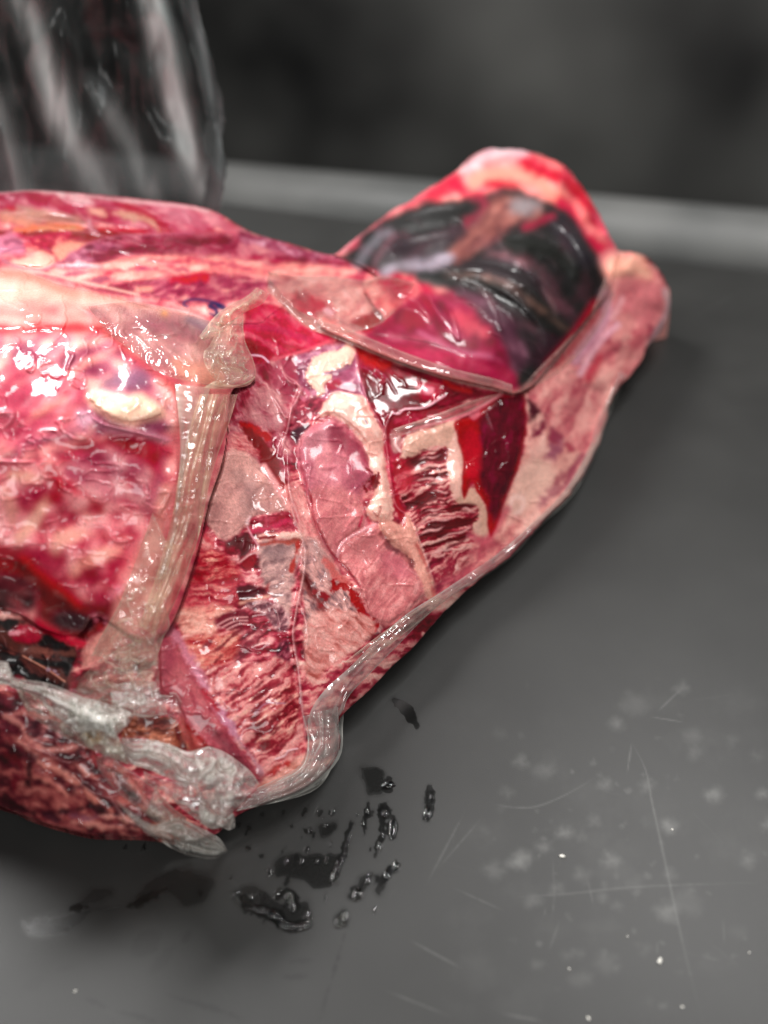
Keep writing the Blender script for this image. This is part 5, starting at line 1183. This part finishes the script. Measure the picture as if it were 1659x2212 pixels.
# paint the counter on its own regular grid with the same brushes
S = 3.0; X0, Y0 = -20, 440
gx = np.arange(-20, 1680 + 3, 3.0, dtype=np.float32); gy = np.arange(440, 2230 + 3, 3.0, dtype=np.float32)
XX, YY = np.meshgrid(gx, gy); W, H = len(gx), len(gy)
CANVAS = np.zeros((H, W, 3), np.float32) + .5; REL = np.zeros((H, W), np.float32); MILK = np.zeros((H, W), np.float32)
def mark(t, pts, w, v, f=3, a=.6, wet=0, warp=2, taper=.8, wl=10):
    line(t, pts, w, (188 + v, 188 + v, 188 + v), f=f, a=a, warp=warp, taper=taper, wl=wl, milk=wet if wet else None)
def blot(t, pts, v, f=5, a=.6, wet=None, warp=6, wl=12):
    poly(t, pts, (188 + v, 188 + v, 188 + v), f=f, a=a, warp=warp, wl=wl, milk=wet)
rc = np.random.default_rng(3)
for (x, y, r, a) in [(590,415,22,.7),(1005,248,22,.5),(1335,300,26,.4),(1340,380,26,.4),(960,512,20,.7),(1135,520,24,.6),(1430,555,30,.7),(1635,555,20,.7),(905,672,18,.8),(780,722,24,.9),(690,782,22,.8),(850,735,14,.5),
                     (590,840,44,.8),(980,840,32,.8),(850,900,26,.6),(1230,690,28,.7),(1240,900,18,.6),(1660,690,20,.7),(1575,845,24,.5),(640,1015,26,.6),(750,960,22,.5),(945,1000,16,.5),(1005,1040,14,.6),(1285,95,22,.5),(530,545,18,.4),(430,710,14,.4),
                     (1220,1060,40,.5),(960,1280,50,.5),(840,1245,14,.5),(660,1290,16,.4),(785,1250,14,.5),(1130,1230,16,.4),(1610,390,24,.4),(1500,320,22,.35),(500,295,14,.4),(700,450,34,.3),(1080,160,50,.3),(1530,1150,30,.3),(860,1350,40,.3),(480,890,40,.35),(1320,1020,60,.3),(1090,940,30,.4)]:
    n = 9; th = np.linspace(0, 2 * math.pi, n, endpoint=False)
    blot(12, [(x + r * (1 + rc.uniform(-.4, .5)) * math.cos(q), y + r * (.75 + rc.uniform(-.3, .4)) * math.sin(q)) for q in th], 67, f=15, a=min(1, a * rc.uniform(.7, 1.5)), warp=3, wl=9)
for k in range(40):
    x = rc.uniform(300, 1600); y = rc.uniform(100, 1500); r = rc.uniform(40, 110)
    blot(12, [(x - r, y), (x, y - r * .5), (x + r, y), (x, y + r * .5)], 67, f=26, a=rc.uniform(.05, .16), warp=12, wl=20)
for k in range(90):
    x = rc.normal(950, 330); y = rc.normal(850, 330); r = rc.uniform(3, 16)
    blot(12, [(x - r, y), (x, y - r * .8), (x + r, y), (x, y + r * .8)], 60, f=5, a=rc.uniform(.1, .5))
for pts, w in [([(1070,330),(1130,450),(1160,600),(1200,780),(1260,1060),(1310,1280),(1380,1548)],5),([(470,598),(560,612),(660,608),(780,560),(920,480)],4),([(560,1000),(800,985),(1100,955),(1659,935)],4),
               ([(1070,335),(1060,400),(1050,470)],4),([(1180,200),(1290,95)],4),([(730,830),(735,1000),(725,1090)],3),([(760,1100),(710,1240)],3),([(110,1185),(340,1310)],5),([(180,950),(350,630)],3),([(700,1040),(690,1090)],3),
               ([(1370,1255),(1460,1275)],3),([(0,1400),(300,1520)],4),([(300,960),(520,1060)],3),([(880,920),(905,1040)],3),([(1150,220),(1300,245)],3),([(500,1500),(700,1540)],6),([(230,880),(420,660)],2.4),([(1180,1190),(1180,1250)],3),([(1465,1090),(1470,1200)],2)]:
    mark(12, pts, w, 64, f=2, a=.6, warp=.5)
for k in range(60):
    x = rc.uniform(0, 1659); y = rc.uniform(0, 2212); l = rc.uniform(15, 120); an = rc.uniform(0, math.pi)
    mark(0, [(x, 600 + y * .72), (x + l * math.cos(an) * .5, 600 + y * .72 + l * math.sin(an) * .5 + rc.uniform(-4, 4)), (x + l * math.cos(an), 600 + y * .72 + l * math.sin(an))], rc.uniform(1.6, 3.4), 44, f=1.6, a=rc.uniform(.08, .28), warp=.3)
# dark scuffs and the long cut
for pts, w, a in [([(1210,905),(1340,900)],12,.5),([(1230,835),(1370,832)],10,.35),([(700,970),(820,1010),(950,1050),(1060,1090)],12,.5),([(500,1050),(700,1098)],10,.45),([(360,990),(470,1040)],9,.45),([(1500,680),(1460,820),(1375,1106)],4.5,.8),
                  ([(240,880),(330,850)],14,.2),([(560,820),(700,700)],50,.28),([(780,760),(830,700)],16,.3),([(640,900),(760,760)],26,.2),([(90,960),(200,900)],30,.15)]:
    mark(11, pts, w * 1.0, -120, f=3, a=a * .8, warp=3)
for k in range(26):
    x = rc.uniform(1000, 1640); y = rc.uniform(150, 640); l = rc.uniform(12, 60)
    mark(11, [(x, y), (x - l * .2, y + l * .5), (x - l * .35, y + l)], rc.uniform(5, 13), -115, f=3, a=rc.uniform(.2, .5), wet=.8, warp=4, taper=.6)
for pts, w in [([(90,668),(160,650),(250,625),(330,608)],9),([(120,690),(200,700),(300,700)],14),([(560,590),(640,560),(720,520)],16)]:
    mark(11, pts, w, -125, f=4, a=.5, wet=.5, warp=5, taper=.6)
# wet patches: darker and shining
for q in [[(650,490),(760,440),(880,460),(920,500),(880,570),(800,596),(740,545),(660,560),(600,590),(585,575)], [(345,575),(400,525),(495,515),(470,560),(400,590),(340,600)],
          [(105,670),(240,640),(400,612),(340,680),(250,725),(130,725)], [(1190,400),(1290,372),(1475,365),(1490,400),(1440,500),(1400,520),(1340,510),(1310,480),(1200,470)],
          [(1045,520),(1110,510),(1180,560),(1230,590),(1330,570),(1350,640),(1320,690),(1230,690),(1190,650),(1080,600)], [(1440,660),(1480,610),(1502,640),(1490,680),(1455,685)],
          [(1500,545),(1560,470),(1610,450),(1600,500),(1560,570),(1510,570)], [(1380,240),(1450,240),(1440,290),(1380,300)], [(1560,0),(1659,0),(1659,120),(1580,100)], [(1610,530),(1650,450),(1659,520),(1640,560)]]:
    blot(11, q, -115, f=9, a=.42, wet=(.6 if q[0][0] < 400 else .9), warp=5, wl=22)
for pts, w in [([(1590,140),(1580,220),(1570,290)],12),([(1515,230),(1480,380),(1440,490)],16),([(1020,540),(1080,600),(1180,635),(1240,685),(1330,670)],30),([(300,605),(380,598)],12),([(540,600),(600,585),(660,540)],18),
               ([(1640,160),(1655,260),(1620,380)],16),([(1180,560),(1260,540),(1280,600)],22),([(1420,180),(1440,210)],9),([(1150,440),(1180,460)],10),([(1300,260),(1350,280)],10)]:
    mark(11, pts, w, -125, f=3, a=.5, wet=.95, warp=4, taper=.5)
for pts, w in [([(45,150),(100,190),(140,255)],26),([(195,530),(200,580),(185,660)],26),([(35,660),(35,740)],26),([(0,600),(10,650)],26),([(60,860),(20,890),(0,930)],22),([(17,500),(17,530)],36)]:
    mark(12, pts, w, -125, f=3, a=.65, wet=.95, warp=3, taper=.4)
CC, CW, = CANVAS[..., 0] , MILK
cc = bil(CC, gx, gy, CXX, CYG); cw = bil(CW, gx, gy, CXX, CYG)
outm = (CXX < -20) | (CXX > 1680) | (CYG > 2230) | (CYG < 440)
cc = np.where(outm, .5, cc); cw = np.where(outm, 0, cw)
(CANVAS, REL, MILK, XX, YY, X0, Y0, W, H, S) = _sv

m, nt, b = new_mat("dark grey counter plastic"); M_counter = m; b.inputs["Specular IOR Level"].default_value = .42
N, L = nt.nodes, nt.links
a1 = N.new("ShaderNodeAttribute"); a1.attribute_name = "wear"
a2 = N.new("ShaderNodeAttribute"); a2.attribute_name = "wet"
tc = N.new("ShaderNodeTexCoord")
n1 = N.new("ShaderNodeTexNoise"); n1.inputs["Scale"].default_value = 9; n1.inputs["Detail"].default_value = 6
n2 = N.new("ShaderNodeTexNoise"); n2.inputs["Scale"].default_value = 1400; n2.inputs["Detail"].default_value = 2
for n in (n1, n2): L.new(tc.outputs["Object"], n.inputs["Vector"])
r1 = N.new("ShaderNodeMapRange"); r1.inputs[1].default_value = .3; r1.inputs[2].default_value = .7; r1.inputs[3].default_value = .78; r1.inputs[4].default_value = 1.2; L.new(n1.outputs["Fac"], r1.inputs[0])
r2 = N.new("ShaderNodeMapRange"); r2.inputs[3].default_value = .85; r2.inputs[4].default_value = 1.15; L.new(n2.outputs["Fac"], r2.inputs[0])
mu = N.new("ShaderNodeMath"); mu.operation = 'MULTIPLY'; L.new(r1.outputs[0], mu.inputs[0]); L.new(r2.outputs[0], mu.inputs[1])
mu2 = N.new("ShaderNodeMath"); mu2.operation = 'MULTIPLY'; L.new(mu.outputs[0], mu2.inputs[0]); L.new(a1.outputs["Fac"], mu2.inputs[1])
cb = N.new("ShaderNodeCombineColor"); L.new(mu2.outputs[0], cb.inputs[0]); L.new(mu2.outputs[0], cb.inputs[1])
mu3 = N.new("ShaderNodeMath"); mu3.operation = 'MULTIPLY'; mu3.inputs[1].default_value = .955; L.new(mu2.outputs[0], mu3.inputs[0]); L.new(mu3.outputs[0], cb.inputs[2])
L.new(cb.outputs[0], b.inputs["Base Color"])
rr = N.new("ShaderNodeMapRange"); rr.inputs[3].default_value = .44; rr.inputs[4].default_value = .13; L.new(a2.outputs["Fac"], rr.inputs[0]); L.new(rr.outputs[0], b.inputs["Roughness"])
bp = N.new("ShaderNodeBump"); bp.inputs["Strength"].default_value = .25; bp.inputs["Distance"].default_value = .0003; L.new(n2.outputs["Fac"], bp.inputs["Height"]); L.new(bp.outputs[0], b.inputs["Normal"])
p = at(CXX, CYG, np.zeros_like(CXX)).reshape(-1, 3)
nr, nc = CXX.shape
q0 = at(470, 438, 0); q1 = at(1659, 592, 0)
dv = (q1 - q0); dv /= np.linalg.norm(dv); nv = np.array([-dv[1], dv[0], 0])
if nv[1] < 0: nv = -nv
p[:, 2] = 0
over = (p - q0) @ nv
# rows beyond the back edge are drawn down over it: a rounded edge, then the vertical face
ov = np.clip(over, 0, None)
p = p - nv[None, :] * ov[:, None] + nv[None, :] * (.012 * (1 - np.exp(-ov / .012)))[:, None]
p[:, 2] = -np.minimum(ov, .05) * (ov / (ov + .006))
i, j = np.meshgrid(np.arange(nr - 1), np.arange(nc - 1), indexing='ij')
f = np.stack([i * nc + j, (i + 1) * nc + j, (i + 1) * nc + j + 1, i * nc + j + 1], -1).reshape(-1, 4)
f = f[over[f].min(1) < .07]
counter = mesh_obj("counter", p, f, M_counter, None, extra={"wear": ( .0235 * (cc / .5) ** np.where(cc > .5, 2.1, 1.35)).ravel(), "wet": cw.ravel()})
counter["kind"] = "structure"

# ------------------------------------------------------------------ back of the counter: pale band imitating a reflection, dark wall behind it
def plain(name, col, rough=.5, noise=None, spec=.5):
    m, nt, b = new_mat(name)
    b.inputs["Roughness"].default_value = rough; b.inputs["Specular IOR Level"].default_value = spec
    if noise:
        N, L = nt.nodes, nt.links
        tc = N.new("ShaderNodeTexCoord"); n1 = N.new("ShaderNodeTexNoise"); n1.inputs["Scale"].default_value = noise[0]; n1.inputs["Detail"].default_value = 3
        L.new(tc.outputs["Object"], n1.inputs["Vector"])
        cr_ = N.new("ShaderNodeValToRGB"); cr_.color_ramp.elements[0].position = .35; cr_.color_ramp.elements[1].position = .68
        cr_.color_ramp.elements[0].color = (*noise[1], 1); cr_.color_ramp.elements[1].color = (*noise[2], 1)
        L.new(n1.outputs["Fac"], cr_.inputs[0]); L.new(cr_.outputs[0], b.inputs["Base Color"])
    else: b.inputs["Base Color"].default_value = (*col, 1)
    return m
def far_pt(x, y, Y):
    dx, dy, dz = rays(x, y); t = Y / dy
    return np.array([dx * t, Y, CAMZ + dz * t])
# pale bar imitating a reflected light band, and a dark panel, beyond the counter edge
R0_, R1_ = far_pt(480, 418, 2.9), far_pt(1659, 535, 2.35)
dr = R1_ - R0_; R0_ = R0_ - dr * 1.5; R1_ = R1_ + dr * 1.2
def sweep(name, A, B, prof, mat, n=40):
    V = []; d = (B - A) / np.linalg.norm(B - A); nn = np.array([-d[1], d[0], 0]); nn /= np.linalg.norm(nn)
    for k in range(n):
        c = A + (B - A) * k / (n - 1)
        for (o_, z_) in prof: V.append(c + nn * o_ + np.array([0, 0, z_]))
    w = len(prof); F = [(a * w + b_, (a + 1) * w + b_, (a + 1) * w + b_ + 1, a * w + b_ + 1) for a in range(n - 1) for b_ in range(w - 1)]
    return mesh_obj(name, V, F, mat)
th = np.linspace(0, 2 * math.pi, 33)
refl = sweep("reflection_band", R0_, R1_, [(.09 * math.cos(t), .09 * math.sin(t)) for t in th], plain("reflected light grey", (.2, .2, .2), .45, (3, (.2, .205, .2), (.32, .32, .31))))
tag(refl, "blurred pale grey band of reflected light behind the counter, built as a round bar", "reflection_band")
wal = sweep("wall", R0_, R1_, [(.11, -1.6), (.12, -.1), (.14, .3), (.2, 1.0), (.3, 3.4)], plain("dark smooth wall", (.03, .03, .03), .5, (1.0, (.003, .003, .003), (.13, .13, .122))))  # lighter noise patches put soft reflections into the wall's colour
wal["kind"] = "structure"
flo = mesh_obj("floor", [(-9, -3, -1.7), (9, -3, -1.7), (9, 9, -1.7), (-9, 9, -1.7)], [(0, 1, 2, 3)], plain("dark floor", (.03, .03, .03), .6), smooth=False)
flo["kind"] = "structure"

# ------------------------------------------------------------------ embossed clear bag hanging at the upper left
bag = tag(empty("plastic_bag", base_at(200, 700)), "embossed clear plastic bag standing upright behind the pink pack, upper left", "plastic bag")
F_bag = film_mat("embossed clear bag film", .01, .08, (178, 186, 184), rough=.34, scale=14, tint=(.42, .43, .44), bump=.22, emb=190, f0=.03, f1=.15)
n, mm = 300, 260
uu = np.linspace(0, 1, n)[None, :]; vv = np.linspace(0, 1, mm)[:, None]
yr = -420 + vv * 960                       # rows, top to bottom in picture sense
redge = np.interp(yr[:, 0], [-420, 0, 60, 170, 260, 300, 360, 430, 470, 540], [330, 425, 440, 470, 488, 478, 492, 482, 470, 455])[:, None]
redge = redge + (3.5 * (fbm(yr / 14, yr * 0, 77, 2) - .5)) * 2
xr = -420 + uu * (redge + 420)
ph = (xr - (yr - 0) * .36)
foldz = .011 * np.sin(ph / 38 + 1.3 * fbm(xr / 90, yr / 200, 61, 2) * 4) + .006 * np.sin(ph / 17 + 2 + 4 * fbm(xr / 60, yr / 160, 63, 2)) + .012 * (fbm(xr / 60, yr / 150, 65, 3) - .5)
Yw = .80 + .10 * np.clip((xr + 100) / 600, 0, 1) + foldz
dx, dy, dz = rays(xr + 0 * yr, yr + 0 * xr)
tt = Yw / dy
bp_ = np.stack([dx * tt, dy * tt, CAMZ + dz * tt], -1)
# cloudy bands along the pleats, painting in their streak reflections
band = np.zeros_like(Yw)
def bandline(x0, y0, x1, y1, w, a):
    global band
    t_ = (yr - y0) / (y1 - y0); xc = x0 + (x1 - x0) * t_ + 6 * np.sin(yr / 70 + x0)
    band = band + a * np.exp(-((xr - xc) / w) ** 2) * sstep(-.5, 0.05, t_) * (1 - sstep(.85, 1.15, t_))
bandline(322, 0, 415, 340, 22, .60); bandline(410, 0, 472, 240, 10, .40); bandline(50, 0, 150, 320, 24, .24); bandline(230, 230, 330, 430, 24, .16); bandline(120, 200, 230, 440, 34, .20); bandline(0, 240, 60, 440, 30, .14); bandline(470, 250, 484, 440, 7, .30); bandline(400, 330, 470, 450, 24, .22)
f = np.array([(a * n + c, (a + 1) * n + c, (a + 1) * n + c + 1, a * n + c + 1) for a in range(mm - 1) for c in range(n - 1)])
z = bp_[..., 2]
keep = z.reshape(-1)[f].min(1) > .002
o = mesh_obj("bag_film", bp_.reshape(-1, 3), f[keep], F_bag, bag, np.ones((n * mm, 3)), extra={"cloud": (band * 2.2).ravel()})  # cloud holds the painted streak reflections here
# its welded edge, a thin doubled strip down the right side
ee = bp_[:, -14:, :].copy(); ee[..., 1] -= .004
w_ = 14; fe = np.array([(a * w_ + c, (a + 1) * w_ + c, (a + 1) * w_ + c + 1, a * w_ + c + 1) for a in range(mm - 1) for c in range(w_ - 1)])
ke = ee[..., 2].reshape(-1)[fe].min(1) > .002
mesh_obj("welded_edge", ee.reshape(-1, 3), fe[ke], F_bag, bag, np.ones((mm * w_, 3)), extra={"cloud": np.full(mm * w_, .12)})

# ------------------------------------------------------------------ water on the counter
m, nt, b = new_mat("water"); M_water = m
b.inputs["Base Color"].default_value = (.9, .9, .9, 1); b.inputs["Roughness"].default_value = .02; b.inputs["IOR"].default_value = 1.33; b.inputs["Transmission Weight"].default_value = 1.0
def drop_mesh(rs, seed, asp=1.0, hgt=.42):
    r_ = np.random.default_rng(seed); nA, nR = 20, 5
    am = [1 + r_.uniform(-.14, .14) for _ in range(5)]
    V = []; F = []
    for k in range(nR):
        q = k / nR; rad = math.cos(q * math.pi / 2); zz = math.sin(q * math.pi / 2) * hgt
        for a in range(nA):
            t = 2 * math.pi * a / nA
            wob = 1 + .14 * math.sin(2 * t + am[0] * 6) + .08 * math.sin(3 * t + am[1] * 9)
            V.append((rs * rad * wob * math.cos(t), rs * rad * wob * asp * math.sin(t), rs * zz))
    for k in range(nR - 1):
        for a in range(nA): F.append((k * nA + a, k * nA + (a + 1) % nA, (k + 1) * nA + (a + 1) % nA, (k + 1) * nA + a))
    top = len(V); V.append((0, 0, rs * hgt))
    for a in range(nA): F.append(((nR - 1) * nA + a, (nR - 1) * nA + (a + 1) % nA, top))
    me = bpy.data.meshes.new("water_drop"); me.from_pydata(V, [], F); me.materials.append(M_water)
    for p_ in me.polygons: p_.use_smooth = True
    return me
def drop(x, y, r, asp=1.0, rot=0.0, seed=0, label=None):
    c = at(x, y, 0.0)
    px = float(np.linalg.norm(at(x + 1, y, 0.0) - c))
    me = drop_mesh(r * px, seed, asp)
    o = bpy.data.objects.new("water_drop", me); COL.objects.link(o)
    o.location = (c[0], c[1], .0003); o.rotation_euler = (0, 0, rot)
    tag(o, label or "small clear water drop spilled on the dark counter beside the heap", "water drop", "water drops spilled on the counter")
def T(t, x, y): return P(t, [(x, y)])[0]
DR = [(11,865,545,5),(11,1020,550,5),(11,1035,575,5),(11,1115,545,4),(11,1195,548,5),(11,1210,533,4),(11,1258,550,5),(11,1265,590,6),(11,1325,638,5),(11,1590,490,5),(11,1600,460,4),
      (11,1440,472,5),(11,1450,440,4),(11,1462,410,4),(11,1480,400,3),(11,1495,370,3),(11,1500,335,3),(11,1510,300,3),(11,1640,342,5),(11,1590,188,4),(11,1410,250,4),(11,1340,270,3.4),(11,1440,190,4),(11,1325,352,5),
      (11,1240,402,4),(11,1305,402,4),(11,1370,405,3.6),(11,1410,395,3),(11,1165,447,6),(11,1000,472,2.5),(11,540,345,4),(11,625,342,4),(11,1430,330,3),(11,1300,300,2.5),(11,1405,556,3),(11,1655,290,3),(11,1570,240,3),
      (11,1620,612,3),(11,1490,640,6),(12,205,570,4),(12,5,640,6),(12,50,868,6),(12,12,905,6),(11,1395,215,2.5),(11,1370,186,3),(11,1545,200,2.5),(11,1460,500,3),(11,1240,560,4),(11,1090,560,3.5)]
for k, (t, x, y, r) in enumerate(DR):
    c = T(t, x, y)
    lb = ("small clear drop along the rim of the curved puddle" if c[1] > 1900 and c[0] < 690 else "small clear drop in the streaks left of the rounded drop" if c[1] > 1880 else
          "tiny clear drop in shadow under the tip of the film blade" if c[0] < 480 else "small clear drop among the upright wet streaks below the film seam" if c[0] < 790 else "small clear drop at the right side of the wet streaks")
    drop(c[0], c[1], r * 1.2, asp=1.3 + 1.5 * ((k * 37) % 10) / 10, rot=.2 - .5 * ((k * 13) % 7) / 7, seed=k, label=lb)
for k, (t, x, y, r, asp, lb) in enumerate([(11,1470,666,12,1.0,"rounded water drop standing apart to the right of the curved puddle"),(11,1545,548,12,1.1,"broad water drop in a dark wet patch, above the rounded one"),
        (12,17,516,12,.9,"largest clear drop, nearest the tail of the film seam"),(12,36,706,9,2.4,"long bright water drop, tallest of the drops right of the smears"),(12,185,640,9,1.5,"lone water drop farthest right on the counter")]):
    c = T(t, x, y); drop(c[0], c[1], r * 1.1, asp=asp, seed=80 + k, label=lb)
def puddle(pts, w, label, t=11):
    """bead of water along a line, domed in section"""
    c = resample(smooth_pts(P(t, pts), 6, False), 60)
    d = np.gradient(c, axis=0); d /= np.linalg.norm(d, axis=1, keepdims=True); nn = np.stack([-d[:, 1], d[:, 0]], 1)
    K = 9; V = []; F = []
    for k in range(60):
        s = k / 59; ww = w / 2 * (math.sin(math.pi * min(max(s, .02), .98)) ** .45) * (1 + .45 * math.sin(k * .9) * math.sin(k * .37 + 1))
        for q in range(K):
            a = math.pi * q / (K - 1); o_ = -math.cos(a) * ww
            P_ = at(c[k, 0] + nn[k, 0] * o_, c[k, 1] + nn[k, 1] * o_, 0.0)
            V.append((P_[0], P_[1], .0003 + math.sin(a) * ww * .00034 * .4))
    for k in range(59):
        for q in range(K - 1): F.append((k * K + q, k * K + q + 1, (k + 1) * K + q + 1, (k + 1) * K + q))
    o = mesh_obj("puddle", V, F, M_water); tag(o, label, "puddle")
puddle([(1040,585),(1075,602),(1120,612),(1180,632),(1210,660),(1240,684),(1290,690),(1335,672),(1345,645)], 20, "curved bead of spilled water with a bright rim, below the blade of film")
puddle([(300,607),(340,600),(378,598)], 12, "short bead of water at the left end of the wet smear")
puddle([(410,610),(470,606),(530,597)], 10, "thin straight bead of water in the left wet smear")
puddle([(1435,500),(1450,460),(1465,420),(1485,385)], 9, "slim upright trail of water between the smears")

# ------------------------------------------------------------------ crumbs
M_crumb = plain("pale crumb", (.7, .68, .62), .5)
for k, (t, x, y, r) in enumerate([(12,770,825,5),(12,1190,1278,6),(12,883,1525,3.5),(12,1288,1474,2.5),(12,1578,1240,2),(12,1245,708,2.5),(12,1052,1170,1.8),(11,325,965,3),(12,800,1310,2)]):
    c = T(t, x, y); w3 = at(c[0], c[1], 0.0); px = .0003
    bm = bmesh.new(); bmesh.ops.create_icosphere(bm, subdivisions=2, radius=r * .0002)
    rr_ = random.Random(k)
    for v in bm.verts:
        v.co *= rr_.uniform(.6, 1.25); v.co.x *= 1.5; v.co.z *= .55
    me = bpy.data.meshes.new("crumb"); bm.to_mesh(me); bm.free(); me.materials.append(M_crumb)
    o = bpy.data.objects.new("crumb", me); COL.objects.link(o); o.location = (w3[0], w3[1], r * .0001); o.rotation_euler = (0, 0, k)
    lb = ["pale teardrop crumb in the field of whitish scuffs, right of the wet patch", "largest white crumb low on the counter at the right, beside the long scratch"]
    tag(o, lb[k] if k < 2 else "tiny white speck lying on the scratched counter", "crumb", "crumbs scattered on the counter")
